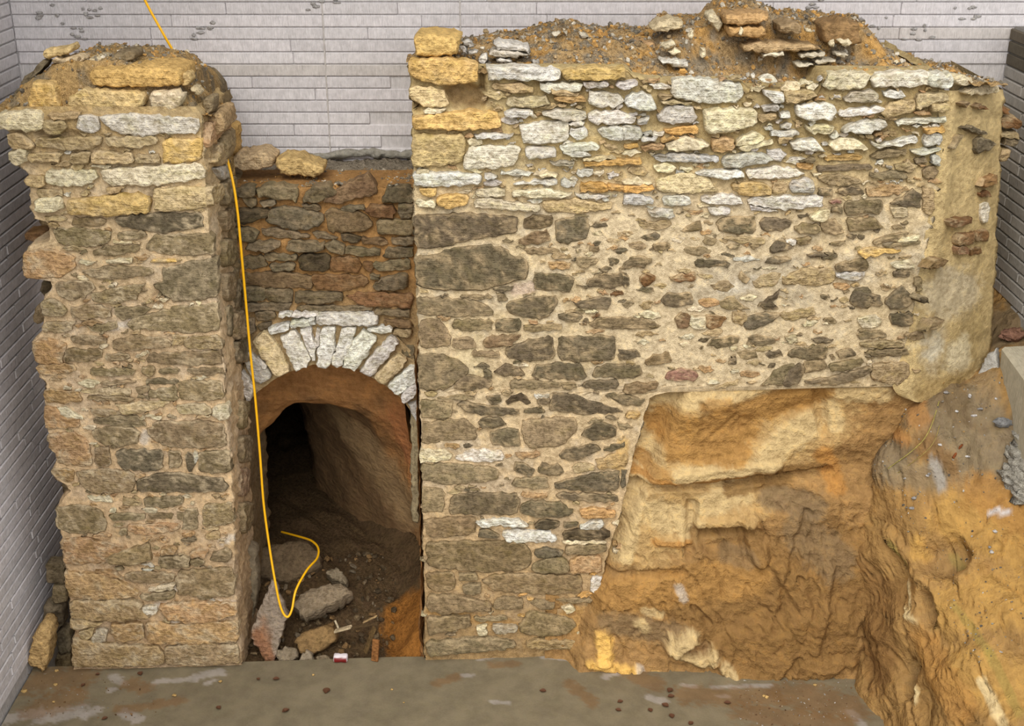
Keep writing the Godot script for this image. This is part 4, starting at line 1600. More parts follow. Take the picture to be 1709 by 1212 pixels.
func recess_wall() -> void:
	var zr := -0.50
	home = thing("recessed_wall", "dark earth stained stone wall with a pale arch between pier and long wall", "wall")
	# core above the arch: rows run from the top down to the haunches, with the opening cut below
	var v := PackedVector3Array()
	var col := PackedColorArray()
	var arch := [[395.0, 735.0], [412.0, 672.0], [430.0, 652.0], [460.0, 630.0], [490.0, 616.0], [525.0, 606.0], [560.0, 606.0], [600.0, 615.0], [640.0, 640.0], [670.0, 662.0], [690.0, 690.0], [705.0, 735.0]]
	var base := lin(Color(0.66, 0.50, 0.31))
	var w := 80
	var h := 64
	for back in [0.0, -0.38]:
		for j in h:
			for i in w:
				var x := lerpf(376.0, 712.0, float(i) / (w - 1))
				var yb := table(arch, x)
				var y := lerpf(yb, 312.0, float(j) / (h - 1))
				var p := at(x, y, zr)
				p.z += ns(p, 6.0) * 0.016 + ns(p, 18.0) * 0.010 + back
				v.append(p)
				var g := 1.0 + 0.2 * ns(p, 6.0)
				var cc := Color(base.r * g, base.g * g, base.b * g)
				col.append(cc.lerp(lin(Color(0.68, 0.58, 0.42)), smoothstep(440.0, 560.0, y) * 0.8))
	var idx := grid_index(w, h)
	for i in grid_index(w, h, true):
		idx.append(i + w * h)
	for i in w - 1:
		var a := i
		var b := i + w * h
		idx.append_array([a, a + 1, b, a + 1, b + 1, b])
		var c := (h - 1) * w + i
		var d := c + w * h
		idx.append_array([c, d, c + 1, c + 1, d, d + 1])
	put(home, "mortar_core", mesh_of(v, idx, col), M.mortar)
	fr = frame(Vector3(0, 0, zr), Vector3.RIGHT, Vector3.BACK)
	mortar_tint = Color(0.66, 0.49, 0.29)
	proud = 0.03
	smear_now = 0.25
	zone(360, 220, 4.04)
	q(D, 140, 375, 265, 365, 270, 430, 150, 435)
	q(MM.lerp(D, 0.6), 280, 380, 350, 350, 560, 365, 560, 460, 440, 450, 300, 425)
	q(D, 580, 450, 660, 360, 760, 345, 780, 380, 830, 400, 700, 465, 600, 465)
	q(D.lerp(R, 0.5), 720, 470, 820, 375, 1030, 280, 1055, 310, 1085, 380, 1080, 420, 960, 440, 830, 480)
	q(D.lerp(K, 0.5), 1120, 470, 1160, 365, 1330, 375, 1330, 470)
	q(D, 185, 450, 240, 440, 280, 460, 270, 495, 230, 500)
	q(D, 290, 460, 400, 450, 410, 480, 340, 500)
	q(K, 110, 590, 150, 520, 330, 510, 370, 540, 340, 570, 240, 600, 120, 630)
	q(D, 340, 600, 380, 500, 570, 505, 720, 545, 730, 600, 640, 655, 520, 650)
	q(D, 580, 485, 700, 485, 710, 525, 620, 520)
	q(D.lerp(R, 0.3), 735, 560, 780, 500, 850, 530, 1000, 540, 1050, 590, 1050, 640, 960, 670, 780, 670)
	q(D, 840, 500, 990, 490, 1010, 520, 860, 530)
	q(R, 1010, 530, 1060, 480, 1200, 495, 1220, 520, 1200, 565, 1080, 570)
	q(D, 1230, 485, 1335, 480, 1335, 570, 1240, 575)
	q(MM.lerp(D, 0.5), 1090, 590, 1330, 585, 1330, 690, 1100, 685)
	q(D, 110, 640, 170, 630, 300, 660, 270, 730, 180, 735)
	q(D.lerp(MM, 0.4), 310, 660, 400, 645, 600, 680, 640, 700, 540, 715, 330, 700)
	q(D, 650, 670, 760, 680, 830, 715, 700, 710)
	q(K, 845, 685, 900, 685, 985, 710, 970, 740, 850, 730)
	q(R.lerp(D, 0.5), 985, 705, 1150, 720, 1160, 750, 1100, 765, 990, 740)
	q(D, 1180, 710, 1335, 705, 1335, 750, 1200, 755)
	q(D, 200, 780, 250, 735, 430, 725, 450, 760, 340, 800)
	q(D, 470, 785, 520, 720, 740, 740, 730, 790, 640, 800)
	q(D.lerp(MM, 0.4), 745, 750, 790, 730, 870, 755, 870, 820, 760, 790)
	q(D.lerp(MM, 0.4), 875, 770, 1100, 785, 1115, 830, 1000, 835, 880, 810)
	q(D, 1130, 840, 1160, 780, 1330, 770, 1330, 840)
	q(D, 185, 840, 320, 835, 350, 900, 190, 925)
	q(D, 330, 815, 550, 820, 550, 865, 340, 860)
	q(D, 365, 885, 540, 880, 540, 925, 390, 925)
	q(K, 560, 860, 580, 820, 770, 815, 775, 900, 740, 935, 580, 920)
	q(R, 775, 850, 970, 840, 985, 900, 960, 945, 770, 930)
	q(R, 1000, 870, 1055, 880, 1055, 930, 1000, 920)
	q(D, 1060, 875, 1310, 855, 1320, 915, 1080, 930)
	q(R.lerp(D, 0.5), 190, 950, 400, 940, 640, 960, 650, 1050, 300, 1040, 200, 1020)
	q(R, 650, 960, 1010, 965, 1035, 1020, 900, 1060, 680, 1060)
	q(D, 1060, 1040, 1140, 970, 1290, 940, 1295, 1050, 1110, 1060)
	q(D, 1045, 960, 1100, 955, 1100, 990, 1050, 990)
	q(D, 185, 1040, 340, 1040, 340, 1130, 190, 1130)
	q(D, 345, 1050, 520, 1060, 510, 1140, 345, 1135)
	q(D.lerp(MM, 0.3), 540, 1075, 850, 1075, 855, 1130, 700, 1150, 540, 1140)
	q(R, 880, 1100, 960, 1080, 1325, 1085, 1325, 1180, 1000, 1170)
	q(D, 200, 1150, 510, 1150, 490, 1195, 200, 1200)
	q(D.lerp(MM, 0.3), 540, 1165, 1055, 1170, 1055, 1205, 560, 1200)
	zone(360, 490, 4.04)
	q(D.lerp(MM, 0.3), 1075, 95, 1310, 110, 1310, 155, 1080, 130)
	q(D, 265, 120, 400, 110, 400, 160, 280, 180)
	q(D, 170, 170, 270, 160, 270, 260, 160, 260)
	q(R.lerp(MM, 0.5), 1130, 170, 1320, 180, 1320, 220, 1160, 215)
	q(B.lerp(MM, 0.5), 1205, 230, 1320, 230, 1320, 270, 1210, 270)
	q(D, 1250, 350, 1340, 345, 1340, 440, 1260, 400)
	q(D, 280, 210, 380, 180, 380, 230, 300, 240)
	lay(home)
	# the arch: a mortar bed and its pale stones
	var bed := PackedVector3Array()
	var bc := PackedColorArray()
	var top := [[395.0, 690.0], [405.0, 610.0], [430.0, 570.0], [470.0, 545.0], [520.0, 530.0], [600.0, 530.0], [650.0, 548.0], [690.0, 590.0], [706.0, 700.0]]
	for j in 14:
		for i in 70:
			var x := lerpf(400.0, 700.0, i / 69.0)
			var y := lerpf(table(arch, x) + 2.0, table(top, x), j / 13.0)
			var p := at(x, y, zr + 0.02)
			p.z += ns(p, 14.0) * 0.012
			bed.append(p)
			bc.append(shade(lin(Color(0.70, 0.60, 0.44)), 1.0 + 0.2 * ns(p, 9.0)))
	var arch_part := put(home, "arch", mesh_of(bed, grid_index(70, 14), bc), M.mortar)
	arch_part.set_meta("label", "pale grey segmental arch of upright limestone slabs over the passage")
	fr = frame(Vector3(0, 0, zr + 0.035), Vector3.RIGHT, Vector3.BACK)
	proud = 0.024
	smear_now = 0.15
	var AW := Color(0.93, 0.91, 0.86)
	q(AW, 415, 135, 500, 120, 510, 150, 430, 155)
	q(AW, 515, 130, 690, 125, 690, 148, 520, 152)
	q(AW, 685, 135, 860, 125, 1080, 135, 1095, 210, 900, 205, 685, 205)
	q(AW, 500, 185, 630, 165, 635, 205, 510, 222)
	q(AW, 638, 160, 670, 160, 672, 200, 640, 205)
	q(AW, 360, 235, 490, 195, 505, 235, 370, 265)
	q(AW, 1030, 225, 1190, 220, 1185, 262, 1030, 255)
	lay(arch_part, "cap_stone")
	q(G, 170, 500, 210, 540, 260, 620, 250, 680, 220, 725, 190, 660, 170, 560)
	q(G, 185, 430, 240, 385, 390, 550, 300, 610, 250, 560)
	q(G, 280, 430, 300, 425, 350, 490, 330, 500)
	q(C.lerp(B, 0.4), 250, 320, 320, 250, 390, 290, 510, 510, 430, 550, 390, 520)
	q(AW, 435, 290, 545, 245, 640, 430, 610, 490, 540, 510)
	q(AW, 575, 240, 645, 210, 680, 445, 650, 440)
	q(G, 680, 240, 712, 240, 695, 340, 668, 390)
	q(AW, 718, 230, 805, 225, 800, 380, 765, 490, 690, 485, 690, 400)
	q(AW, 860, 230, 950, 225, 910, 350, 845, 495, 780, 480)
	q(AW, 985, 235, 1090, 300, 1010, 420, 940, 510, 860, 485, 880, 410)
	q(AW, 1170, 280, 1240, 320, 1060, 550, 970, 515)
	q(C.lerp(B, 0.5), 1230, 400, 1300, 450, 1145, 605, 1070, 550)
	q(AW, 1330, 470, 1355, 580, 1230, 680, 1155, 620)
	q(AW, 1350, 600, 1365, 650, 1280, 735, 1245, 690)
	q(G, 1300, 740, 1350, 730, 1375, 800, 1360, 870)
	lay(arch_part, "voussoir")
	# narrow rendered jamb below the arch on the right
	put(home, "jamb", rock_mesh(px_poly([1312, 740, 1360, 740, 1372, 1100, 1365, 1560, 1320, 1540]), fr, 0.3, Color(0.66, 0.60, 0.47), 0.006, 2.0), M.mortar)


# ------------------------------------------------------------------ long wall

func main_wall() -> void:
	home = thing("long_stone_wall", "long coursed rubble stone wall, whitish above and brown below, right of the arch", "wall")
	var rows := [
		[104, 684, 1570], [130, 683, 1582], [180, 685, 1582], [250, 687, 1575], [330, 690, 1563], [420, 693, 1548], [500, 695, 1534], [580, 697, 1519], [630, 699, 1508], [646, 699, 1500],
		[650, 700, 1300], [655, 700, 1120], [662, 700, 1088], [700, 701, 1074], [780, 703, 1055], [860, 705, 1036], [940, 706, 1012], [1000, 707, 1000], [1060, 708, 992], [1110, 709, 985],
	]
	var list := []
	var px := 1.0 / 303.0
	var bs := func(c: Color, r: float, s: float, amp: float, x0: float, y0: float, x1: float, y1: float) -> void:
		stroke(list, at(x0, y0, 0), at(x1, y1, 0), r * px, c, s, amp)
	var tan := Color(0.87, 0.785, 0.635)
	var grey := Color(0.77, 0.71, 0.60)
	var olive := Color(0.70, 0.61, 0.43)
	bs.call(Color(0.60, 0.50, 0.35), 22.0, 0.9, -0.06, 762, 160, 790, 165)
	bs.call(Color(0.55, 0.45, 0.3), 5.0, 0.8, -0.05, 806, 118, 806, 150)
	bs.call(Color(0.6, 0.5, 0.33), 8.0, 0.9, -0.04, 690, 175, 696, 178)
	bs.call(olive, 40.0, 0.7, -0.01, 900, 160, 1100, 175)
	bs.call(olive, 60.0, 0.75, -0.012, 1180, 190, 1550, 190)
	bs.call(olive, 30.0, 0.6, -0.01, 1450, 230, 1560, 260)
	bs.call(tan, 60.0, 0.8, 0.004, 960, 380, 1250, 390)
	bs.call(tan, 70.0, 0.8, 0.004, 1050, 430, 1300, 440)
	bs.call(tan, 60.0, 0.8, 0.004, 1060, 530, 1380, 520)
	bs.call(tan, 50.0, 0.8, 0.004, 1100, 600, 1350, 600)
	bs.call(grey, 20.0, 0.7, 0.004, 1190, 455, 1330, 445)
	bs.call(grey, 24.0, 0.7, 0.005, 1130, 490, 1250, 500)
	bs.call(grey, 20.0, 0.6, 0.004, 1300, 470, 1340, 500)
	bs.call(Color(0.84, 0.80, 0.72), 12.0, 0.6, 0.0, 1210, 480, 1260, 470)
	bs.call(Color(0.80, 0.70, 0.62), 12.0, 0.7, 0.0, 860, 485, 885, 480)
	bs.call(Color(0.83, 0.75, 0.63), 14.0, 0.7, 0.006, 740, 745, 790, 738)
	bs.call(Color(0.80, 0.71, 0.58), 14.0, 0.7, 0.004, 780, 812, 850, 815)
	bs.call(Color(0.88, 0.80, 0.62), 20.0, 0.6, 0.0, 780, 590, 800, 625)
	bs.call(Color(0.75, 0.58, 0.34), 26.0, 0.8, 0.0, 960, 1030, 985, 1085)
	bs.call(Color(0.72, 0.56, 0.34), 12.0, 0.7, 0.0, 720, 1020, 940, 1060)
	bs.call(Color(0.86, 0.70, 0.42), 12.0, 0.6, 0.0, 1040, 740, 1035, 780)
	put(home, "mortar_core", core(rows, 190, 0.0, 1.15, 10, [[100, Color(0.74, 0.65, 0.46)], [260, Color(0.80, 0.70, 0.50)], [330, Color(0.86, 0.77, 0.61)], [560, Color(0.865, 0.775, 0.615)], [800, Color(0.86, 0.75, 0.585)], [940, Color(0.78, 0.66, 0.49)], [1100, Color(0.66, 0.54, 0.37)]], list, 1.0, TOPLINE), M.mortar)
	mortar_tint = Color(0.84, 0.74, 0.57)
	plane_z(0.0)
	# ---- upper courses, pale limestone standing proud
	proud = 0.03
	smear_now = 0.3
	zone(670, 0, 4.04)
	q(Y, 45, 400, 250, 390, 510, 410, 515, 550, 340, 565, 240, 560, 90, 530, 50, 480)
	q(C.lerp(Y, 0.4), 50, 590, 150, 580, 290, 600, 315, 690, 280, 715, 150, 720, 120, 680, 60, 665)
	q(Y, 75, 775, 420, 745, 500, 750, 640, 745, 670, 850, 500, 870, 240, 865, 80, 865)
	q(C, 150, 735, 300, 730, 300, 750, 160, 762)
	q(Y.lerp(C, 0.3), 70, 900, 420, 900, 430, 990, 400, 1095, 240, 1110, 80, 1120)
	q(C, 100, 1140, 185, 1135, 180, 1165, 110, 1165)
	q(W, 570, 440, 720, 445, 1070, 455, 1075, 530, 850, 540, 740, 530, 590, 540)
	q(Y, 1090, 455, 1500, 445, 1510, 510, 1400, 530, 1095, 535)
	q(B, 600, 560, 800, 560, 905, 595, 890, 620, 780, 620, 650, 600)
	q(W, 950, 555, 1210, 555, 1220, 595, 1200, 615, 1000, 620, 940, 600)
	q(G, 1220, 555, 1390, 545, 1395, 575, 1240, 590)
	q(G, 1440, 560, 1580, 530, 1590, 570, 1480, 600)
	q(C.lerp(B, 0.4), 710, 655, 970, 645, 1000, 690, 900, 715, 710, 710)
	q(O.lerp(B, 0.5), 1010, 650, 1240, 650, 1245, 680, 1080, 690)
	q(W, 1260, 620, 1350, 615, 1490, 650, 1495, 680, 1440, 720, 1290, 715, 1255, 680)
	q(W, 705, 735, 820, 730, 860, 745, 850, 785, 720, 785, 700, 770)
	q(W, 865, 745, 885, 750, 880, 775, 866, 772)
	q(G.lerp(C, 0.3), 930, 750, 1200, 735, 1240, 760, 1245, 805, 1150, 810, 1000, 785)
	q(W, 1255, 770, 1320, 745, 1470, 745, 1570, 790, 1560, 830, 1300, 830, 1255, 800)
	q(W, 810, 830, 1100, 810, 1120, 850, 1115, 950, 900, 965, 830, 960, 800, 890)
	q(W, 1130, 818, 1235, 820, 1230, 840, 1130, 840)
	q(W, 1140, 870, 1240, 855, 1255, 910, 1190, 945, 1140, 910)
	q(G, 1320, 870, 1420, 845, 1600, 850, 1610, 920, 1500, 940, 1370, 930)
	q(G, 490, 905, 560, 890, 760, 900, 740, 920, 620, 930, 510, 925)
	q(C, 450, 945, 530, 925, 535, 970, 450, 970)
	q(W.lerp(C, 0.3), 460, 985, 780, 975, 800, 1010, 780, 1080, 740, 1120, 560, 1130, 420, 1125, 430, 1050)
	q(G, 840, 990, 1030, 985, 1030, 1050, 880, 1065, 840, 1040)
	q(W, 1060, 980, 1300, 950, 1335, 990, 1310, 1010, 1070, 1005)
	q(G, 1090, 1012, 1270, 1020, 1270, 1045, 1180, 1050, 1090, 1030)
	q(G.lerp(B, 0.5), 1000, 1085, 1170, 1085, 1150, 1110, 1020, 1105)
	q(O, 1225, 1085, 1616, 1063, 1616, 1100, 1240, 1115)
	q(C.lerp(B, 0.4), 1210, 1062, 1450, 1045, 1440, 1060, 1220, 1080)
	q(W, 670, 1150, 800, 1145, 900, 1165, 830, 1180, 670, 1175)
	q(C, 920, 1155, 1050, 1160, 1040, 1180, 930, 1185)
	q(G, 560, 1165, 640, 1170, 630, 1190, 570, 1190)
	q(G, 1180, 1140, 1280, 1130, 1280, 1185, 1200, 1185)
	q(B, 1000, 600, 1200, 622, 1190, 640, 1010, 630)
	q(C, 1290, 1150, 1360, 1145, 1350, 1175, 1300, 1170)
	zone(1040, 0, 4.04)
	q(W, 335, 530, 440, 525, 560, 540, 790, 560, 800, 640, 770, 685, 560, 690, 450, 680, 335, 645)
	q(W, 15, 660, 60, 625, 150, 625, 220, 700, 220, 735, 90, 735, 20, 710)
	q(B, 240, 640, 320, 630, 320, 655, 250, 670)
	q(C.lerp(B, 0.6), 240, 680, 320, 672, 450, 690, 440, 700, 300, 700)
	q(G, 230, 770, 320, 705, 460, 720, 490, 790, 470, 820, 320, 825, 235, 815)
	q(C, 540, 730, 700, 725, 890, 740, 890, 830, 760, 875, 600, 890, 550, 870)
	q(W, 930, 610, 1070, 620, 1070, 680, 1000, 680)
	q(G, 930, 715, 1040, 705, 1030, 740, 940, 740)
	q(W, 1045, 755, 1110, 755, 1115, 785, 1060, 790)
	q(B, 1085, 620, 1260, 600, 1300, 640, 1200, 680, 1085, 690)
	q(B, 900, 770, 1030, 760, 1020, 800, 910, 820)
	q(W, 1160, 710, 1240, 695, 1420, 700, 1430, 760, 1400, 800, 1210, 800, 1170, 770)
	q(C, 1225, 850, 1400, 840, 1420, 870, 1380, 890, 1250, 890)
	q(G, 1060, 835, 1130, 830, 1130, 855, 1080, 860)
	q(W, 990, 885, 1080, 880, 1190, 885, 1180, 910, 1010, 915)
	q(G, 0, 850, 110, 850, 130, 890, 110, 930, 0, 940)
	q(G, 135, 885, 190, 880, 200, 900, 135, 910)
	q(G, 90, 800, 165, 790, 160, 825, 95, 825)
	q(G, 115, 915, 220, 920, 215, 940, 120, 940)
	q(O, 265, 870, 500, 845, 500, 895, 290, 905)
	q(O, 240, 925, 370, 915, 370, 940, 250, 945)
	q(C, 285, 960, 410, 920, 580, 960, 580, 980, 440, 1010, 290, 1005)
	q(T, 590, 940, 740, 920, 745, 1000, 600, 1020)
	q(C, 770, 920, 900, 880, 950, 935, 860, 970, 760, 972)
	q(C, 770, 980, 1000, 940, 1015, 965, 840, 1005, 770, 1005)
	q(W, 1110, 960, 1270, 925, 1300, 960, 1350, 1010, 1150, 1000)
	q(B, 1040, 930, 1130, 920, 1100, 950, 1050, 955)
	q(W, 1395, 905, 1440, 890, 1440, 915, 1400, 925)
	q(T, 120, 980, 270, 960, 275, 1000, 130, 1005)
	q(O, 0, 970, 100, 960, 100, 990, 0, 995)
	q(G, 190, 1050, 320, 1030, 640, 1045, 640, 1090, 500, 1085, 250, 1085)
	q(G, 660, 1080, 720, 1040, 950, 1020, 1000, 1070, 860, 1110, 660, 1120)
	q(G, 960, 1015, 1080, 1010, 1090, 1050, 1040, 1085, 980, 1050)
	q(C, 210, 1110, 300, 1095, 350, 1130, 330, 1150, 220, 1155)
	q(W, 480, 1160, 560, 1135, 810, 1140, 820, 1190, 700, 1190, 530, 1180)
	q(W, 830, 1140, 1060, 1120, 1180, 1140, 1220, 1170, 1140, 1195, 830, 1200)
	q(MM, 1170, 1080, 1280, 1060, 1280, 1085)
	q(O, 1170, 1100, 1270, 1095, 1265, 1130, 1180, 1130)
	zone(1340, 0, 4.04)
	q(C, 125, 585, 180, 480, 440, 500, 430, 550, 400, 590, 260, 600)
	q(W, 450, 530, 500, 495, 840, 480, 835, 575, 640, 580, 470, 580)
	q(W, 850, 495, 990, 490, 1000, 560, 960, 585, 840, 580)
	q(G.lerp(B, 0.3), 310, 620, 470, 605, 510, 660, 440, 690, 270, 680)
	q(G, 530, 620, 640, 605, 690, 650, 560, 660)
	q(B, 520, 760, 600, 680, 740, 670, 740, 740, 580, 790)
	q(B.lerp(C, 0.4), 760, 640, 970, 620, 975, 680, 860, 690, 760, 740)
	q(B, 850, 695, 970, 690, 960, 740, 860, 745)
	q(W, 235, 765, 260, 745, 530, 710, 540, 735, 420, 775, 250, 785)
	q(W, 250, 880, 330, 825, 540, 800, 570, 850, 420, 890)
	q(W, 610, 815, 720, 800, 950, 785, 960, 825, 700, 830, 640, 850)
	q(W, 440, 950, 540, 970, 760, 910, 780, 960, 500, 995)
	q(C, 170, 1000, 190, 930, 340, 925, 430, 990, 400, 1005)
	q(O, 810, 860, 940, 850, 945, 890, 880, 885, 820, 900)
	q(W, 815, 910, 920, 895, 925, 970, 810, 975)
	proud = 0.018
	q(MM, 455, 1050, 520, 1015, 700, 1010, 690, 1040, 470, 1065)
	q(W, 710, 1010, 930, 995, 925, 1020, 760, 1035)
	q(D, 745, 1070, 820, 1065, 830, 1090, 760, 1095)
	q(G, 870, 1050, 915, 1045, 915, 1110, 865, 1100)
	q(D, 90, 1115, 460, 1105, 470, 1140, 100, 1150)
	q(O.lerp(B, 0.3), 130, 1060, 280, 1035, 400, 1050, 390, 1075, 150, 1080)
	q(B, 620, 1110, 700, 1090, 760, 1110, 740, 1150, 640, 1150)
	q(MM, 800, 1150, 880, 1120, 910, 1140, 890, 1190, 820, 1200)
	q(D.lerp(MM, 0.4), 440, 1170, 600, 1150, 700, 1180, 690, 1200, 460, 1200)
	# ---- middle courses
	zone(670, 280, 4.04)
	proud = 0.024
	q(W, 80, 30, 250, 25, 480, 30, 550, 65, 540, 95, 400, 115, 150, 120, 85, 115)
	q(G, 560, 90, 670, 80, 660, 115, 560, 110)
	q(W, 740, 100, 960, 75, 1045, 70, 1050, 110, 900, 110)
	q(G, 1080, 70, 1190, 95, 1150, 125, 1080, 120)
	q(O, 1205, 100, 1330, 90, 1390, 110, 1390, 155, 1210, 160)
	q(O, 1400, 105, 1500, 110, 1490, 155, 1400, 150)
	q(C, 500, 145, 700, 135, 705, 185, 560, 190, 510, 185)
	q(C, 750, 150, 980, 135, 1145, 165, 1145, 190, 900, 195, 750, 185)
	q(Y, 130, 135, 235, 130, 240, 180, 140, 185)
	q(Y, 245, 185, 445, 175, 445, 240, 330, 265, 240, 250)
	q(C, 100, 215, 230, 220, 230, 260, 110, 255)
	q(C, 490, 215, 620, 195, 740, 230, 930, 240, 940, 280, 900, 290, 700, 275, 490, 260)
	q(Y.lerp(C, 0.5), 950, 225, 1170, 205, 1290, 225, 1420, 240, 1420, 270, 1240, 300, 1010, 300, 955, 260)
	q(G, 1160, 168, 1290, 175, 1420, 185, 1330, 205, 1180, 190)
	proud = 0.008
	smear_now = 0.6
	q(D, 95, 320, 340, 310, 560, 310, 770, 325, 780, 430, 660, 455, 500, 470, 330, 520, 120, 545, 95, 500)
	q(D.lerp(R, 0.3), 830, 345, 900, 320, 1015, 315, 1015, 385, 930, 400, 830, 410)
	q(D, 1040, 345, 1250, 330, 1265, 400, 1240, 470, 1100, 510, 1050, 480)
	q(D.lerp(R, 0.3), 790, 490, 880, 440, 995, 415, 1000, 490, 900, 510, 800, 515)
	q(D, 90, 600, 250, 585, 330, 545, 550, 520, 715, 545, 725, 590, 820, 600, 850, 650, 845, 745, 720, 780, 560, 820, 380, 825, 110, 800)
	q(MM, 820, 545, 1060, 545, 1050, 575, 860, 580)
	q(T, 990, 630, 1135, 640, 1130, 685, 1000, 680)
	q(MM, 1180, 615, 1310, 600, 1320, 640, 1200, 680)
	q(MM, 1260, 530, 1330, 520, 1330, 560, 1270, 570)
	q(D, 1400, 610, 1460, 605, 1455, 640, 1400, 655)
	q(D, 890, 705, 1000, 715, 1100, 725, 1160, 740, 1150, 800, 1120, 845, 1000, 815, 900, 820)
	q(D, 1240, 780, 1320, 715, 1520, 705, 1530, 770, 1420, 810, 1330, 800)
	q(MM, 390, 858, 600, 858, 605, 880, 400, 880)
	q(MM, 640, 850, 700, 855, 715, 890, 650, 890)
	q(MM.lerp(D, 0.3), 100, 865, 370, 885, 520, 900, 610, 950, 620, 995, 400, 995, 120, 990)
	q(D, 705, 920, 800, 880, 1040, 865, 1050, 910, 1000, 990, 940, 1015, 830, 1000, 720, 970)
	q(D, 1160, 900, 1390, 865, 1410, 880, 1390, 955, 1310, 945, 1190, 930)
	q(R, 1400, 850, 1490, 835, 1500, 850, 1420, 860)
	q(D, 1060, 990, 1130, 975, 1220, 1000, 1200, 1030, 1080, 1030)
	q(R, 1290, 1000, 1330, 980, 1340, 990, 1300, 1010)
	q(MM.lerp(D, 0.5), 1260, 1040, 1360, 1010, 1600, 1010, 1750, 1055, 1720, 1090, 1400, 1080, 1270, 1065)
	q(MM, 130, 1030, 250, 1020, 300, 1080, 335, 1150, 320, 1200, 140, 1210, 120, 1150)
	q(MM, 345, 1025, 610, 1025, 610, 1085, 500, 1095, 350, 1080)
	q(D, 640, 1030, 790, 1015, 800, 1060, 780, 1100, 640, 1095)
	q(MM, 830, 1060, 1070, 1050, 1070, 1090, 830, 1100)
	q(MM, 1490, 910, 1540, 895, 1560, 905, 1520, 950)
	zone(1040, 280, 4.04)
	proud = 0.02
	smear_now = 0.45
	q(C.lerp(Y, 0.2), 220, 80, 350, 40, 560, 50, 640, 160, 400, 165, 230, 150)
	q(O, 0, 120, 200, 110, 200, 155, 0, 160)
	q(C, 0, 80, 90, 65, 200, 95, 190, 105, 0, 115)
	q(Y.lerp(B, 0.5), 730, 100, 900, 95, 990, 120, 1000, 180, 780, 180, 735, 140)
	q(B, 1010, 95, 1105, 105, 1100, 165, 1010, 170)
	q(G, 1115, 90, 1240, 65, 1280, 100, 1275, 160, 1140, 165)
	q(G, 0, 180, 110, 170, 200, 210, 190, 240, 0, 245)
	q(G, 265, 190, 450, 185, 460, 245, 290, 255)
	q(W, 520, 190, 600, 180, 770, 185, 810, 240, 640, 245, 530, 220)
	q(W, 835, 195, 1100, 190, 1340, 185, 1345, 250, 1200, 265, 1060, 275, 840, 240)
	q(G, 840, 250, 1050, 282, 1000, 292, 850, 280)
	q(C, 1255, 310, 1390, 275, 1395, 320, 1330, 350, 1260, 345)
	q(G, 570, 265, 710, 260, 710, 310, 600, 310)
	q(G, 160, 280, 340, 275, 340, 325, 200, 325)
	proud = 0.014
	smear_now = 0.85
	q(D, 630, 370, 660, 335, 880, 325, 895, 370, 880, 430, 760, 435, 640, 425)
	q(D, 920, 350, 1010, 335, 1130, 350, 1130, 380, 1060, 420, 930, 415)
	q(MM.lerp(D, 0.3), 380, 430, 440, 380, 520, 355, 530, 420)
	q(MM, 1150, 400, 1200, 370, 1320, 380, 1320, 440, 1180, 440)
	q(MM, 1330, 370, 1430, 345, 1490, 440, 1350, 440)
	q(D, 1310, 130, 1400, 130, 1400, 180, 1330, 180)
	q(D, 1450, 150, 1500, 125, 1610, 130, 1610, 180, 1480, 180)
	q(P, 1390, 215, 1470, 205, 1460, 235, 1400, 240)
	q(D, 1405, 270, 1470, 265, 1475, 300, 1410, 300)
	q(D, 1515, 455, 1570, 450, 1560, 470, 1520, 470)
	q(D, -10, 665, 20, 630, 60, 600, 150, 600, 200, 620, 140, 665, 40, 670)
	q(D, 485, 640, 500, 620, 720, 630, 720, 665, 500, 665)
	q(D, 955, 635, 975, 595, 1135, 600, 1100, 630)
	q(D, 985, 540, 1040, 480, 1090, 500, 1160, 520, 1100, 545, 990, 570)
	q(W, 1095, 475, 1160, 475, 1155, 515, 1110, 505)
	q(MM, 1165, 470, 1260, 465, 1260, 510, 1170, 515)
	q(D, 1240, 590, 1290, 575, 1385, 585, 1260, 600)
	q(MM, 410, 560, 430, 530, 540, 530, 600, 560, 480, 590)
	q(MM, 540, 460, 620, 480, 610, 520, 550, 510)
	q(R, 300, 740, 400, 715, 490, 710, 470, 760, 380, 760)
	q(R, 105, 740, 170, 705, 230, 750, 140, 795)
	q(D, 0, 715, 35, 740, 30, 790, 0, 790)
	q(MM, 780, 750, 800, 700, 850, 740, 830, 770)
	q(MM, 700, 525, 770, 510, 770, 530, 710, 535)
	q(MM, 850, 520, 880, 500, 920, 520, 870, 540)
	q(D, 260, 890, 300, 840, 460, 840, 470, 910, 350, 940, 270, 920)
	q(MM, 640, 910, 740, 850, 760, 900, 850, 950, 680, 950)
	q(D.lerp(K, 0.5), 900, 930, 1000, 860, 1050, 820, 1040, 870, 975, 905, 1050, 930, 1000, 945)
	q(R.lerp(D, 0.5), 355, 1030, 370, 980, 445, 985, 445, 1075, 380, 1080)
	q(R.lerp(MM, 0.3), 555, 985, 700, 1010, 640, 1070, 560, 1085)
	q(C, 448, 1000, 550, 995, 555, 1070, 480, 1085, 450, 1060)
	q(D, 810, 1080, 850, 990, 1040, 965, 1045, 1000, 960, 1050, 870, 1085)
	q(D.lerp(MM, 0.3), 560, 1195, 620, 1150, 780, 1130, 770, 1180, 640, 1212)
	q(D.lerp(MM, 0.3), 830, 1190, 850, 1130, 920, 1130, 1020, 1160, 1010, 1190)
	q(B, 1070, 740, 1200, 670, 1420, 680, 1420, 760, 1300, 800, 1190, 780, 1080, 790)
	q(D.lerp(MM, 0.3), 1430, 650, 1530, 630, 1640, 620, 1640, 690, 1430, 690)
	q(B, 860, 770, 1000, 700, 1060, 710, 1030, 790, 900, 800)
	q(B, 660, 470, 850, 460, 960, 480, 940, 520, 800, 500)
	q(G, 730, 600, 850, 590, 930, 610, 860, 630, 740, 620)
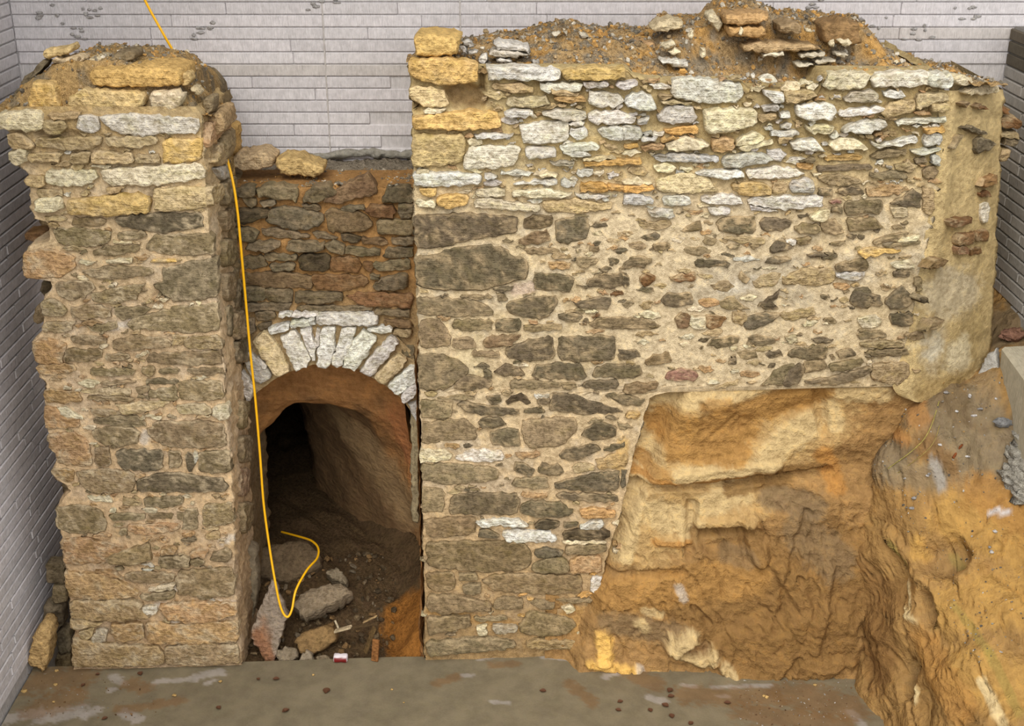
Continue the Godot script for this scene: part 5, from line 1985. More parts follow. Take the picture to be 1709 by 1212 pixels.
	q(B, 90, 380, 300, 350, 330, 390, 200, 420)
	q(MM, 190, 520, 310, 500, 320, 540, 210, 550)
	q(MM, 40, 510, 140, 500, 150, 540, 50, 545)
	q(D, 1525, 900, 1550, 830, 1650, 800, 1690, 880, 1650, 940, 1540, 930)
	q(B, 740, 980, 820, 970, 830, 1020, 790, 1060, 745, 1040)
	q(C.lerp(B, 0.5), 1090, 1140, 1160, 1120, 1170, 1160, 1110, 1180)
	q(B, 1040, 980, 1280, 940, 1300, 990, 1100, 1030)
	zone(1340, 280, 3.03)
	smear_now = 0.6
	proud = 0.013
	q(MM.lerp(B, 0.4), 60, 50, 170, 30, 300, 60, 280, 80, 120, 85)
	q(MM, 330, 30, 520, 20, 520, 45, 380, 50)
	q(T, 320, 100, 440, 80, 540, 100, 500, 130, 330, 145)
	q(D, 430, 185, 560, 110, 590, 130, 590, 205, 520, 190)
	q(D.lerp(MM, 0.4), 215, 170, 400, 160, 395, 225, 210, 230)
	q(C.lerp(B, 0.6), 440, 200, 520, 195, 530, 240, 460, 250)
	q(B, 600, 105, 660, 100, 655, 230, 610, 230)
	q(MM, 215, 255, 370, 250, 400, 300, 230, 320)
	q(MM, 370, 350, 540, 320, 520, 345, 460, 370, 350, 385)
	q(C, 470, 355, 590, 340, 580, 362, 480, 375)
	q(MM.lerp(D, 0.4), 400, 390, 590, 366, 590, 380, 440, 402)
	q(Y, 270, 420, 330, 400, 510, 415, 400, 430, 310, 455)
	q(MM.lerp(D, 0.4), 165, 490, 270, 460, 330, 465, 310, 520, 170, 510)
	q(G, 160, 530, 310, 530, 300, 560, 180, 560)
	q(C, 440, 480, 550, 460, 560, 510, 450, 500)
	q(D, 450, 520, 540, 530, 520, 550, 460, 545)
	q(D, 235, 685, 260, 620, 380, 640, 400, 690, 300, 705)
	q(D, 405, 670, 500, 590, 540, 640, 540, 700, 440, 710)
	q(D.lerp(K, 0.4), 435, 740, 550, 730, 550, 795, 450, 790)
	q(C, 270, 760, 340, 745, 400, 760, 390, 795, 300, 805)
	q(MM.lerp(D, 0.4), 265, 840, 400, 825, 430, 850, 280, 860)
	q(D.lerp(MM, 0.4), 0, 905, 110, 905, 110, 960, 0, 955)
	q(D, 165, 930, 240, 910, 270, 945, 180, 955)
	q(D.lerp(MM, 0.3), 300, 925, 520, 910, 535, 940, 360, 950)
	q(MM.lerp(B, 0.5), 350, 990, 530, 980, 530, 1060, 480, 1090, 350, 1070)
	q(D.lerp(MM, 0.3), 0, 1080, 200, 1040, 340, 1000, 345, 1030, 200, 1090, 20, 1092)
	q(MM, 0, 980, 110, 970, 120, 1010, 10, 1030)
	q(MM, 130, 990, 300, 960, 290, 1000, 150, 1030)
	q(MM.lerp(B, 0.3), 280, 880, 500, 870, 510, 900, 300, 910)
	q(D, -110, 1090, -80, 1040, -20, 980, 10, 1010, -20, 1080, -60, 1100)
	q(MM, 560, 560, 590, 555, 600, 610, 570, 620)
	# ---- lower courses, brown grey schist almost flush
	zone(670, 560, 3.974)
	proud = 0.009
	smear_now = 0.55
	q(MM, 340, 20, 470, 15, 500, 70, 440, 85, 345, 80)
	q(MM.lerp(R, 0.4), 570, 0, 790, 0, 720, 60, 620, 75, 540, 70)
	q(D, 690, 90, 780, 50, 990, 0, 1015, 110, 1000, 150, 860, 165, 720, 150, 685, 120)
	q(D, 1040, 10, 1410, 0, 1415, 150, 1200, 170, 1050, 160)
	q(D, 1440, 95, 1560, 90, 1580, 140, 1440, 160)
	q(MM.lerp(R, 0.3), 1610, 185, 1650, 130, 1780, 110, 1790, 170, 1700, 190)
	q(MM, 470, 100, 650, 105, 640, 140, 480, 130)
	q(MM.lerp(D, 0.2), 110, 130, 250, 120, 380, 170, 450, 230, 420, 260, 300, 350, 120, 355)
	q(MM.lerp(D, 0.5), 350, 320, 425, 265, 500, 270, 590, 290, 590, 340, 400, 350, 340, 345)
	q(D, 545, 230, 590, 240, 600, 285, 550, 282)
	q(MM.lerp(D, 0.5), 615, 240, 680, 190, 760, 200, 820, 260, 700, 265)
	q(C, 740, 185, 830, 185, 840, 200, 750, 200)
	q(D, 870, 270, 890, 200, 1060, 180, 1190, 190, 1225, 270, 1170, 285, 900, 280)
	q(D, 1265, 270, 1290, 205, 1380, 190, 1580, 200, 1600, 250, 1570, 275, 1300, 275)
	q(MM, 730, 290, 1050, 310, 1050, 340, 730, 345)
	q(MM, 1060, 320, 1155, 310, 1150, 345, 1080, 350)
	q(D, 1200, 340, 1230, 300, 1430, 295, 1435, 350, 1300, 355)
	q(MM.lerp(R, 0.2), 1470, 375, 1490, 320, 1700, 305, 1690, 350, 1560, 380)
	q(D, 1350, 400, 1400, 380, 1620, 420, 1580, 460, 1460, 450)
	q(MM, 230, 410, 480, 395, 480, 420, 240, 420)
	q(D, 550, 410, 660, 400, 655, 445, 600, 445)
	q(K, 690, 445, 750, 390, 800, 385, 850, 440, 840, 455, 780, 430, 700, 455)
	q(D, 900, 420, 980, 410, 980, 445, 910, 450)
	q(W, 870, 390, 975, 385, 980, 405, 900, 415)
	q(MM, 130, 425, 330, 440, 330, 540, 140, 545)
	q(D, 365, 455, 430, 435, 520, 455, 780, 490, 780, 515, 560, 525, 440, 500)
	q(D, 810, 490, 900, 475, 950, 495, 950, 510, 820, 505)
	q(D, 975, 490, 1015, 380, 1130, 390, 1280, 440, 1450, 490, 1470, 510, 1200, 515)
	q(MM.lerp(D, 0.3), 135, 580, 280, 560, 430, 555, 490, 620, 495, 690, 300, 690, 140, 715)
	q(D, 505, 570, 560, 540, 640, 545, 700, 585, 600, 615, 520, 600)
	q(D.lerp(MM, 0.3), 585, 640, 770, 610, 790, 730, 600, 720)
	q(MM, 800, 560, 1130, 540, 1165, 580, 1150, 640, 1060, 720, 850, 745, 800, 640)
	q(D.lerp(K, 0.3), 1200, 660, 1240, 600, 1330, 570, 1430, 610, 1420, 660, 1320, 690, 1240, 680)
	q(MM, 1430, 580, 1530, 600, 1450, 620)
	q(O.lerp(B, 0.4), 1490, 510, 1580, 500, 1560, 560, 1500, 540)
	q(C, 125, 755, 280, 755, 330, 780, 330, 820, 200, 835, 125, 840)
	q(W, 350, 800, 450, 755, 640, 755, 685, 790, 660, 830, 480, 835, 370, 820)
	q(D, 1045, 800, 1090, 745, 1300, 725, 1320, 750, 1220, 800, 1110, 830)
	q(D, 1340, 745, 1480, 705, 1490, 740, 1350, 765)
	q(MM, 135, 850, 400, 850, 640, 880, 640, 950, 450, 975, 300, 980, 140, 950)
	q(T, 750, 780, 900, 760, 920, 790, 800, 820)
	q(D, 750, 840, 800, 845, 880, 890, 870, 930, 750, 900)
	q(D, 900, 880, 960, 835, 1000, 870, 1030, 850, 1085, 900, 1030, 930, 920, 910)
	q(B, 1130, 870, 1200, 840, 1270, 850, 1280, 890, 1150, 910)
	q(O.lerp(B, 0.5), 1290, 830, 1400, 790, 1500, 790, 1490, 860, 1310, 890)
	q(MM, 750, 950, 960, 930, 970, 1010, 850, 1010, 740, 990)
	q(D, 1010, 990, 1100, 950, 1440, 890, 1440, 1020, 1280, 1030, 1030, 1010)
	q(D, 1460, 900, 1490, 895, 1480, 1000, 1455, 1010)
	q(MM, 140, 1000, 280, 1020, 280, 1160, 140, 1170)
	q(D.lerp(MM, 0.3), 340, 1060, 480, 1040, 760, 1045, 785, 1100, 760, 1185, 320, 1180, 320, 1120)
	q(T, 790, 1040, 980, 1055, 960, 1075, 800, 1070)
	q(D, 1030, 1060, 1060, 1040, 1430, 1060, 1440, 1095, 1260, 1100, 1040, 1075)
	# reddish stone and others above the bedrock
	zone(980, 560, 4.04)
	q(P, 520, 290, 560, 235, 640, 225, 740, 240, 730, 300, 600, 300)
	q(MM.lerp(D, 0.5), 1175, 330, 1280, 220, 1380, 190, 1435, 240, 1400, 290, 1320, 325)
	q(D.lerp(MM, 0.3), 1355, 140, 1380, 85, 1610, 80, 1610, 150, 1480, 155)
	q(D, 1195, 115, 1300, 95, 1320, 130, 1240, 150)
	q(D, 955, 155, 1000, 150, 995, 190, 960, 195)
	q(MM.lerp(D, 0.2), 1010, 110, 1130, 100, 1140, 145, 1060, 160)
	q(MM, 1450, 200, 1600, 170, 1620, 220, 1470, 250)
	q(B, 850, 350, 1020, 290, 1015, 320, 900, 350)
	zone(670, 830, 3.974)
	proud = 0.017
	smear_now = 0.45
	mortar_tint = Color(0.72, 0.58, 0.38)
	q(D, 785, 100, 800, 40, 880, 25, 1070, 35, 1140, 95, 1100, 120, 920, 130)
	q(O.lerp(T, 0.5), 1180, 85, 1260, 60, 1410, 90, 1420, 130, 1200, 130)
	q(MM.lerp(R, 0.2), 150, 140, 480, 130, 490, 230, 420, 250, 170, 255)
	q(W, 490, 165, 560, 140, 780, 140, 840, 175, 760, 190, 650, 175, 530, 190)
	q(D, 520, 215, 560, 205, 650, 245, 620, 265, 510, 255)
	q(W, 665, 225, 760, 210, 970, 220, 1030, 270, 1030, 290, 700, 290)
	q(K, 880, 180, 910, 150, 1040, 155, 1035, 195, 900, 200)
	q(D, 1070, 165, 1170, 165, 1160, 185, 1080, 190)
	q(W, 1180, 180, 1300, 140, 1350, 160, 1320, 200, 1190, 200)
	q(K, 1070, 240, 1110, 215, 1330, 200, 1380, 220, 1370, 270, 1240, 270, 1075, 275)
	q(C, 1060, 282, 1360, 285, 1360, 300, 1070, 298)
	q(MM.lerp(R, 0.2), 165, 300, 350, 290, 780, 290, 850, 350, 860, 440, 800, 475, 560, 490, 180, 460)
	q(D, 890, 350, 960, 330, 1075, 350, 1070, 375, 900, 400)
	q(MM, 1085, 340, 1120, 310, 1360, 310, 1355, 360, 1200, 370, 1090, 370)
	q(MM, 865, 440, 960, 400, 1075, 390, 1110, 440, 1100, 490, 940, 495, 870, 480)
	q(T, 1120, 410, 1200, 380, 1320, 385, 1320, 490, 1120, 490)
	q(MM.lerp(R, 0.2), 170, 500, 350, 495, 360, 560, 330, 610, 230, 620, 170, 580)
	q(MM, 380, 500, 500, 500, 500, 545, 380, 545)
	q(MM, 400, 580, 520, 560, 520, 630, 430, 640)
	q(MM.lerp(R, 0.3), 530, 550, 600, 510, 800, 500, 1000, 510, 1190, 515, 1195, 630, 1000, 640, 850, 630, 640, 620)
	q(MM.lerp(R, 0.2), 175, 640, 330, 640, 590, 690, 590, 750, 400, 745, 280, 770, 175, 740)
	q(MM, 610, 700, 650, 660, 780, 665, 810, 700, 800, 730, 620, 735)
	q(MM, 850, 690, 900, 670, 1010, 690, 1010, 740, 920, 740)
	q(MM, 1010, 670, 1270, 665, 1260, 695, 1120, 690)
	q(C, 1060, 730, 1120, 710, 1150, 740, 1110, 765)
	q(MM.lerp(R, 0.2), 170, 790, 440, 780, 460, 850, 300, 880, 180, 910)
	q(MM, 480, 790, 700, 785, 690, 810, 500, 815)
	q(G.lerp(MM, 0.5), 600, 840, 770, 840, 760, 890, 620, 890)
	q(C, 490, 850, 560, 840, 560, 910, 510, 915)
	q(MM.lerp(R, 0.2), 780, 850, 850, 745, 960, 770, 1130, 800, 1160, 840, 1090, 900, 960, 915, 800, 895)
	q(MM, 165, 950, 440, 930, 600, 920, 740, 945, 760, 980, 650, 1005, 420, 1020, 180, 1050)
	q(MM.lerp(O, 0.3), 820, 960, 900, 930, 1240, 950, 1230, 990, 1000, 1000, 830, 990)
	q(W, 1260, 530, 1330, 520, 1310, 640, 1260, 620)
	plane_z(0.0)
	pinnings(home, 190, 700, 130, 1560, 350, [[0.0, C, B, G, B, W, T]], 6)
	pinnings(home, 170, 930, 350, 1530, 640, [[0.0, B, MM, C, T, D, B]], 7)
	pinnings(home, 90, 705, 350, 1040, 1080, [[0.0, B, MM, T, D], [850.0, T, MM, C, O]], 8)
	lay(home)
	rendered_corner()


const TOPLINE := [[684.0, 96.0], [760.0, 102.0], [800.0, 112.0], [1045.0, 112.0], [1060.0, 128.0], [1120.0, 136.0], [1240.0, 138.0], [1252.0, 150.0], [1365.0, 150.0], [1376.0, 122.0], [1590.0, 124.0], [1680.0, 142.0]]


func rendered_corner() -> void:
	# smooth rendered strip that closes the wall at its right end, turned back a little
	var rows := [[146, 1582, 1676], [200, 1581, 1672], [250, 1577, 1670], [350, 1565, 1666], [450, 1549, 1661], [550, 1532, 1656], [600, 1516, 1651], [625, 1506, 1646], [645, 1503, 1632], [658, 1512, 1600], [664, 1525, 1570]]
	var lt := []
	var rt := []
	for r in rows:
		lt.append([float(r[0]), float(r[1])])
		rt.append([float(r[0]), float(r[2])])
	var list := []
	var st := func(c: Color, r: float, s: float, x0: float, y0: float, x1: float, y1: float) -> void:
		stroke(list, at(x0, y0, -0.1), at(x1, y1, -0.1), maxf(r / 303.0, 0.06) + 0.05, c, s)
	st.call(Color(0.80, 0.74, 0.62), 34.0, 0.75, 1560, 480, 1620, 500)
	st.call(Color(0.82, 0.75, 0.62), 20.0, 0.7, 1550, 560, 1560, 600)
	st.call(Color(0.66, 0.57, 0.39), 40.0, 0.8, 1600, 590, 1630, 560)
	st.call(Color(0.86, 0.80, 0.66), 10.0, 0.8, 1605, 590, 1600, 600)
	st.call(Color(0.88, 0.84, 0.74), 8.0, 0.8, 1530, 570, 1540, 575)
	st.call(Color(0.68, 0.57, 0.37), 20.0, 0.7, 1530, 645, 1590, 645)
	var v := PackedVector3Array()
	var col := PackedColorArray()
	var nc := 34
	var y := 664.0
	var nr := 0
	var base := lin(Color(0.81, 0.71, 0.51))
	while y >= 146.0:
		var L := at(table(lt, y) - 16.0, y, -0.01)
		var Rr := at(table(rt, y), y, -0.30)
		for i in nc + 6:
			var t := float(i) / (nc - 1)
			var p := L.lerp(Rr, minf(t, 1.0))
			if i >= nc:
				p += Vector3(0.01, 0, -0.9 * (i - nc + 1) / 6.0)
			var bul := 0.035 * sin(PI * minf(t, 1.0)) + 0.05 * smoothstep(1.95 + 0.35, 1.9, p.y) * sin(PI * minf(t, 1.0))
			var lip := 0.03 * exp(-pow((t - 0.12) * 9.0, 2.0))
			p += Vector3(0.35, 0, 0.93) * (bul + lip + ns(p, 6.0) * 0.012 + ns(p, 18.0) * 0.005)
			if i >= nc - 1:
				p.x += ns(p * Vector3(0, 1, 0), 12.0) * 0.02
			v.append(p)
			var g := 1.0 + 0.14 * ns(p, 5.0) + 0.05 * n1(p, 40.0)
			col.append(painted(list, p, Color(base.r * g, base.g * g, base.b * g)))
		nr += 1
		y -= 5.0
	var o := put(home, "render_strip", mesh_of(v, grid_index(nc + 6, nr), col), M.mortar)
	o.set_meta("label", "smooth tan mortar render on the right end of the long wall")
	var a := at(1582, 250, 0.03)
	var b := at(1672, 250, -0.27)
	fr = frame(a, (b - a) * Vector3(1, 0, 1), Vector3(0.30, 0.02, 0.52))
	mortar_tint = Color(0.81, 0.71, 0.51)
	proud = 0.018
	smear_now = 0.5
	zone(1340, 280, 3.03)
	q(R, 730, 270, 860, 250, 850, 280, 760, 305)
	q(R.lerp(T, 0.3), 800, 340, 890, 335, 880, 390, 795, 390)
	q(R, 900, 330, 975, 320, 970, 380, 910, 375)
	q(R.lerp(P, 0.4), 790, 405, 860, 410, 860, 440, 800, 440)
	q(R, 870, 415, 935, 410, 930, 445, 875, 445)
	q(MM.lerp(R, 0.4), 600, 510, 640, 470, 735, 465, 720, 495)
	q(MM, 605, 820, 640, 770, 710, 775, 680, 805)
	q(K, 560, 650, 600, 645, 605, 680, 570, 675)
	q(R, 920, 140, 980, 125, 980, 150, 930, 155)
	q(W, 930, 190, 985, 180, 970, 280, 935, 285)
	q(R.lerp(T, 0.5), 930, 60, 1010, 40, 1020, 90, 900, 100)
	zone(1340, 0, 4.04)
	q(R.lerp(MM, 0.4), 1050, 690, 1110, 685, 1140, 705, 1080, 715)
	q(R, 1170, 710, 1230, 715, 1260, 740, 1200, 740)
	q(D, 1085, 870, 1150, 850, 1200, 870, 1265, 905, 1200, 905)
	q(D, 1195, 960, 1225, 930, 1340, 970, 1300, 1010, 1190, 1035)
	q(MM, 1000, 1000, 1040, 920, 1080, 910, 1030, 990)
	q(C, 1080, 625, 1260, 560, 1345, 590, 1330, 630, 1150, 640)
	q(C, 1010, 510, 1050, 500, 1165, 545, 1150, 570, 1020, 565)
	proud = 0.05
	fr = frame(at(1690, 220, -0.36), Vector3.RIGHT, Vector3.BACK)
	q(R, 1310, 780, 1400, 770, 1465, 820, 1440, 855, 1310, 845)
	q(MM, 1300, 880, 1430, 885, 1420, 920, 1310, 910)
	q(D, 1340, 920, 1420, 920, 1410, 965, 1340, 970)
	q(R, 1300, 690, 1360, 710, 1350, 750, 1300, 740)
	q(B, 1300, 1000, 1380, 1000, 1370, 1060, 1300, 1080)
	lay(home, "end_stone")


# ------------------------------------------------------------------ rubble on top

func mound(x0: float, x1: float, z0: float, z1: float, nx: int, nzz: int, height: Callable, tone: Callable) -> ArrayMesh:
	var v := PackedVector3Array()
	var col := PackedColorArray()
	for j in nzz:
		for i in nx:
			var x := lerpf(x0, x1, float(i) / (nx - 1))
			var z := lerpf(z0, z1, float(j) / (nzz - 1))
			var p := Vector3(x, 0, z)
			p.y = height.call(x, z)
			v.append(p)
			col.append(tone.call(p))
	return mesh_of(v, grid_index(nx, nzz), col)


func tops() -> void:
	# --- long wall
	var front := []
	for tp in TOPLINE:
		var fp := at(tp[0], tp[1], -0.02)
		front.append([fp.x, fp.y - 0.012])
	var back := [[-0.52, 3.60], [-0.29, 3.64], [0.0, 3.68], [0.3, 3.74], [0.5, 3.71], [0.76, 3.70], [0.82, 3.76], [1.04, 3.77], [1.12, 3.85], [1.24, 3.87], [1.47, 3.80], [1.7, 3.775], [1.90, 3.76], [1.95, 3.68], [2.07, 3.58], [2.26, 3.53], [2.6, 3.47]]
	var hw := func(x: float, z: float) -> float:
		var t := smoothstep(-0.06, -0.5, z)
		var cliff := smoothstep(0.85, 1.15, x) * smoothstep(2.0, 1.85, x)
		t = lerpf(t, smoothstep(-0.30, -0.44, z), cliff * 0.85)
		var y := lerpf(table(front, x), table(back, x), t)
		y -= 0.12 * smoothstep(-0.85, -1.25, z)
		var p := Vector3(x, 0, z)
		return y + ns(p, 5.0) * 0.028 + ns(p, 15.0) * 0.018 + n1(p, 45.0) * 0.006
	var tw := func(p: Vector3) -> Color:
		var c := lin(Color(0.74, 0.62, 0.44)).lerp(lin(Color(0.82, 0.645, 0.39)), smoothstep(-0.05, 0.35, ns(p, 5.0)))
		return c.lerp(lin(Color(0.58, 0.54, 0.47)), smoothstep(0.0, 0.3, ns(p + Vector3(5, 0, 0), 7.0)) * 0.8)
	var wt := thing("rubble_mound", "loose orange and grey rubble and earth heaped on top of the long wall", "rubble")
	var mw := mound(-0.53, 2.50, 0.0, -1.24, 210, 84, hw, tw)
	put(wt, "earth", mw, M.dirt)
	var tones := [Color(0.57, 0.53, 0.46), Color(0.50, 0.46, 0.40), Color(0.80, 0.62, 0.36), Color(0.74, 0.57, 0.34), Color(0.82, 0.78, 0.70), Color(0.68, 0.59, 0.44), Color(0.70, 0.60, 0.45), Color(0.63, 0.59, 0.52)]
	gravel("gravel", "", 4200, func() -> Transform3D:
		var x := rng.randf_range(-0.5, 2.5)
		var z := rng.randf_range(-0.03, -0.95)
		return Transform3D(Basis(), Vector3(x, hw.call(x, z), z)), tones, 0.003, 0.017, wt)
	# --- pier
	var pb := [[-2.62, 3.42], [-2.5, 3.52], [-2.38, 3.60], [-2.25, 3.64], [-2.0, 3.64], [-1.78, 3.60], [-1.70, 3.50], [-1.60, 3.38], [-1.5, 3.31]]
	var hp := func(x: float, z: float) -> float:
		var t := smoothstep(-0.03, -0.16, z)
		var y := lerpf(3.39, table(pb, x), t) - 0.18 * smoothstep(-0.6, -1.2, z)
		var p := Vector3(x, 0, z)
		y -= 0.7 * smoothstep(-1.72, -1.66, x) * smoothstep(-0.44, -0.52, z)
		return y + ns(p, 6.0) * 0.022 + ns(p, 17.0) * 0.014
	var tp := func(p: Vector3) -> Color:
		var c := lin(Color(0.78, 0.65, 0.44)).lerp(lin(Color(0.56, 0.52, 0.44)), smoothstep(0.05, 0.4, ns(p, 6.0)) * 0.8)
		return c
	var pt := thing("rubble_mound", "loose tan and grey rubble capping the pier", "rubble")
	put(pt, "earth", mound(-2.66, -1.54, -0.01, -1.24, 84, 70, hp, tp), M.dirt)
	gravel("gravel", "", 1100, func() -> Transform3D:
		var x := rng.randf_range(-2.6, -1.55)
		var z := rng.randf_range(-0.04, -0.9)
		return Transform3D(Basis(), Vector3(x, hp.call(x, z), z)), tones, 0.003, 0.014, pt)
	# --- ledge behind the recessed wall
	var hl := func(x: float, z: float) -> float:
		var p := Vector3(x, 0, z)
		return 2.875 + ns(p, 6.0) * 0.03 + ns(p, 18.0) * 0.015 - 0.015 * smoothstep(-0.6, -1.0, z)
	var tl := func(p: Vector3) -> Color:
		var c := lin(Color(0.80, 0.60, 0.34)).lerp(lin(Color(0.60, 0.56, 0.49)), smoothstep(-0.1, 0.25, ns(p, 6.0) + (0.25 if p.x > -1.25 else 0.0) + smoothstep(-0.6, -0.95, p.z) * 0.5))
		return c
	var ld := thing("rubble_ledge", "gravelly ledge of earth and cement on top of the recessed dark wall", "rubble")
	put(ld, "earth", mound(-1.72, -0.5, -0.5, -1.24, 90, 50, hl, tl), M.dirt)
	gravel("gravel", "", 800, func() -> Transform3D:
		var x := rng.randf_range(-1.65, -0.52)
		var z := rng.randf_range(-0.5, -0.95)
		return Transform3D(Basis(), Vector3(x, hl.call(x, z), z)), tones, 0.003, 0.014, ld)


# ------------------------------------------------------------------ loose stones

func loose_stones() -> void:
	var frag := "pale fragments in the rubble on the long wall"
	var fl_label := "small pale limestone fragment lying in the rubble on the long wall"
	# on the pier
	zone(0, 50, 4.04)
	plane_z(-0.06)
	rock("ochre_slab", "long ochre yellow stone slab with ragged face capping the pier", "", Y.lerp(O, 0.3), 0.34, 600, 270, 760, 255, 1150, 250, 1230, 290, 1215, 375, 1100, 385, 860, 390, 700, 385, 610, 370)
	plane_z(-0.18)
	rock("ochre_chip", "flat pale ochre stone tilted on the outer end of the pier top", "", Y.lerp(C, 0.35), 0.12, 288, 142, 400, 128, 450, 105, 494, 102, 490, 150, 380, 185, 290, 200)
	rock("grey_stone", "dark grey pointed stone standing on the pier top behind the ochre slab", "", MM.lerp(D, 0.3), 0.16, 730, 200, 780, 160, 870, 140, 925, 152, 890, 210, 820, 235, 745, 232)
	rock("cream_stone", "cracked cream stone beside the dark grey stone on the pier top", "", C.lerp(B, 0.3), 0.15, 550, 250, 600, 190, 700, 180, 730, 205, 700, 235, 620, 255, 570, 290)
	rock("cream_stone", "narrow cream stone below the tilted flat ochre stone on the pier top", "", C.lerp(T, 0.4), 0.12, 340, 195, 480, 180, 580, 185, 560, 225, 450, 235, 345, 225)
	rock("mortar_slab", "grey mortar slab leaning on the outer shoulder of the pier top", "", Color(0.50, 0.45, 0.36), 0.1, 80, 450, 160, 330, 290, 205, 330, 205, 230, 310, 180, 420, 130, 480, 90, 480)
	plane_z(-0.10)
	rock("tan_stone", "small cracked tan stone at the right end of the ochre slab", "", Y.lerp(B, 0.5), 0.1, 1210, 290, 1260, 280, 1300, 330, 1270, 380, 1215, 370)
	rock("tan_stone", "thin pale tan flake right of the ochre slab on the pier edge", "", C.lerp(B, 0.5), 0.08, 1280, 390, 1310, 375, 1365, 430, 1355, 445, 1290, 410)
	rock("grey_stone", "grey stone wedged on the inner shoulder of the pier", "", MM, 0.15, 1370, 480, 1430, 455, 1440, 540, 1385, 570)
	plane_z(-0.16)
	rock("tan_block", "tan block on the pier's inner top corner, above the emerging cord", "", T.lerp(B, 0.5), 0.3, 1375, 640, 1400, 570, 1480, 545, 1525, 600, 1520, 690, 1450, 715, 1385, 720)
	plane_z(-0.30)
	rock("tan_block", "smaller brown block under the inner top corner block of the pier", "", B.lerp(MM, 0.4), 0.2, 1440, 760, 1490, 700, 1540, 720, 1560, 800, 1520, 890, 1450, 860)
	zone(0, 50, 4.04)
	plane_z(-0.72)
	rock("ochre_block", "upright ochre block behind the inner shoulder of the pier", "", Y.lerp(O, 0.4), 0.2, 1510, 700, 1540, 650, 1585, 660, 1588, 850, 1530, 870, 1500, 800)
	# on the ledge
	zone(360, 220, 4.04)
	plane_z(-0.62)
	rock("tan_slab", "long tan stone slab lying on the ledge beside the pier", "", C.lerp(T, 0.6), 0.22, 85, 205, 150, 160, 330, 128, 395, 190, 390, 235, 280, 260, 200, 265, 100, 240)
	rock("tan_block", "angular ochre block lying on the ledge right of the tan slab", "", Y.lerp(B, 0.4), 0.2, 400, 205, 440, 168, 560, 178, 620, 205, 735, 245, 730, 280, 650, 315, 600, 300, 430, 290)
	# on the long wall
	zone(670, 0, 4.04)
	plane_z(0.0)
	rock("ochre_block", "bright ochre block topmost on the left corner of the long wall", "", Y, 0.3, 85, 242, 200, 230, 390, 252, 385, 350, 360, 372, 200, 385, 90, 375)
	plane_z(-0.12)
	rock("grey_slab", "flat pale grey slab lying on the rubble near the left end of the long wall", "", G.lerp(B, 0.2), 0.14, 590, 350, 680, 322, 870, 375, 780, 388, 600, 388)
	rock("grey_slab", "rounded pale grey slab lying over another near the wall's left end", "", G, 0.14, 610, 298, 660, 280, 760, 290, 860, 320, 862, 358, 760, 340, 640, 330)
	for p in [[405, 265, 480, 285, 475, 325, 420, 310], [395, 310, 430, 305, 450, 370, 420, 360], [450, 345, 500, 335, 520, 360, 460, 365], [520, 390, 580, 360, 575, 420, 545, 430], [515, 420, 545, 440, 540, 480, 520, 470], [640, 400, 740, 405, 745, 425, 660, 425], [875, 405, 930, 415, 940, 440, 890, 440]]:
		rock7("stone_fragment", fl_label, frag, G, 0.05, p)
	plane_z(-0.4)
	for p in [[1020, 215, 1070, 215, 1060, 240, 1025, 235], [1090, 215, 1120, 215, 1125, 245, 1100, 235], [1190, 220, 1220, 215, 1270, 255, 1230, 255], [1225, 260, 1280, 258, 1290, 280, 1240, 285], [990, 275, 1050, 278, 1040, 298, 1000, 295], [1420, 285, 1460, 290, 1450, 310, 1425, 305], [1340, 340, 1370, 335, 1372, 365, 1350, 360]]:
		rock7("stone_fragment", fl_label, frag, C.lerp(G, 0.5), 0.05, p)
	rock("tan_slab", "broad tan slab half buried in rubble at mid top of the long wall", "", T, 0.2, 1480, 320, 1560, 290, 1700, 280, 1720, 320, 1640, 345, 1520, 345)
	zone(1040, 0, 4.04)
	plane_z(-0.36)
	rock("pale_stone", "big pale rounded stone on the rubble left of the wall's highest heap", "", C.lerp(B, 0.4), 0.2, 190, 195, 240, 145, 330, 130, 410, 145, 400, 190, 300, 215, 200, 212)
	rock("cream_stone", "upright cream stone on the left shoulder of the wall's highest heap", "", C, 0.15, 570, 95, 620, 75, 670, 150, 650, 210, 590, 170)
	plane_z(-0.24)
	rock("tan_block", "broad tan block in the crest of the wall's highest heap", "", T.lerp(O, 0.3), 0.2, 680, 100, 860, 85, 990, 95, 980, 140, 820, 170, 690, 165)
	rock("tan_block", "orange tan block under the crest of the wall's highest heap", "", O.lerp(T, 0.5), 0.22, 700, 190, 960, 180, 970, 240, 880, 260, 720, 250)
	rock("tan_block", "brown block beside the orange tan one under the heap's crest", "", MM.lerp(T, 0.4), 0.22, 1050, 170, 1130, 150, 1210, 170, 1200, 220, 1060, 225)
	rock("tan_slab", "long brown slab overhanging the hollow below the highest heap", "", T.lerp(B, 0.5), 0.2, 800, 310, 900, 290, 1090, 290, 1280, 300, 1350, 330, 1150, 350, 940, 355, 810, 345)
	rock("brown_stump", "brown earth lump with a steep right end closing the highest heap", "", Color(0.60, 0.48, 0.33), 0.25, 1345, 165, 1480, 142, 1585, 150, 1600, 230, 1605, 300, 1500, 310, 1350, 285)
	plane_z(-0.22)
	for p in [[940, 368, 1090, 352, 1090, 372, 950, 385], [1185, 370, 1370, 358, 1370, 378, 1190, 390], [1290, 405, 1450, 402, 1430, 420, 1300, 430], [1420, 365, 1510, 360, 1530, 380, 1440, 385], [1150, 440, 1270, 425, 1300, 440, 1180, 455]]:
		rock7("stone_plate", "thin pale stone plate jutting from the hollow below the highest heap", "thin stone plates under the heap", C.lerp(G, 0.4), 0.12, p)
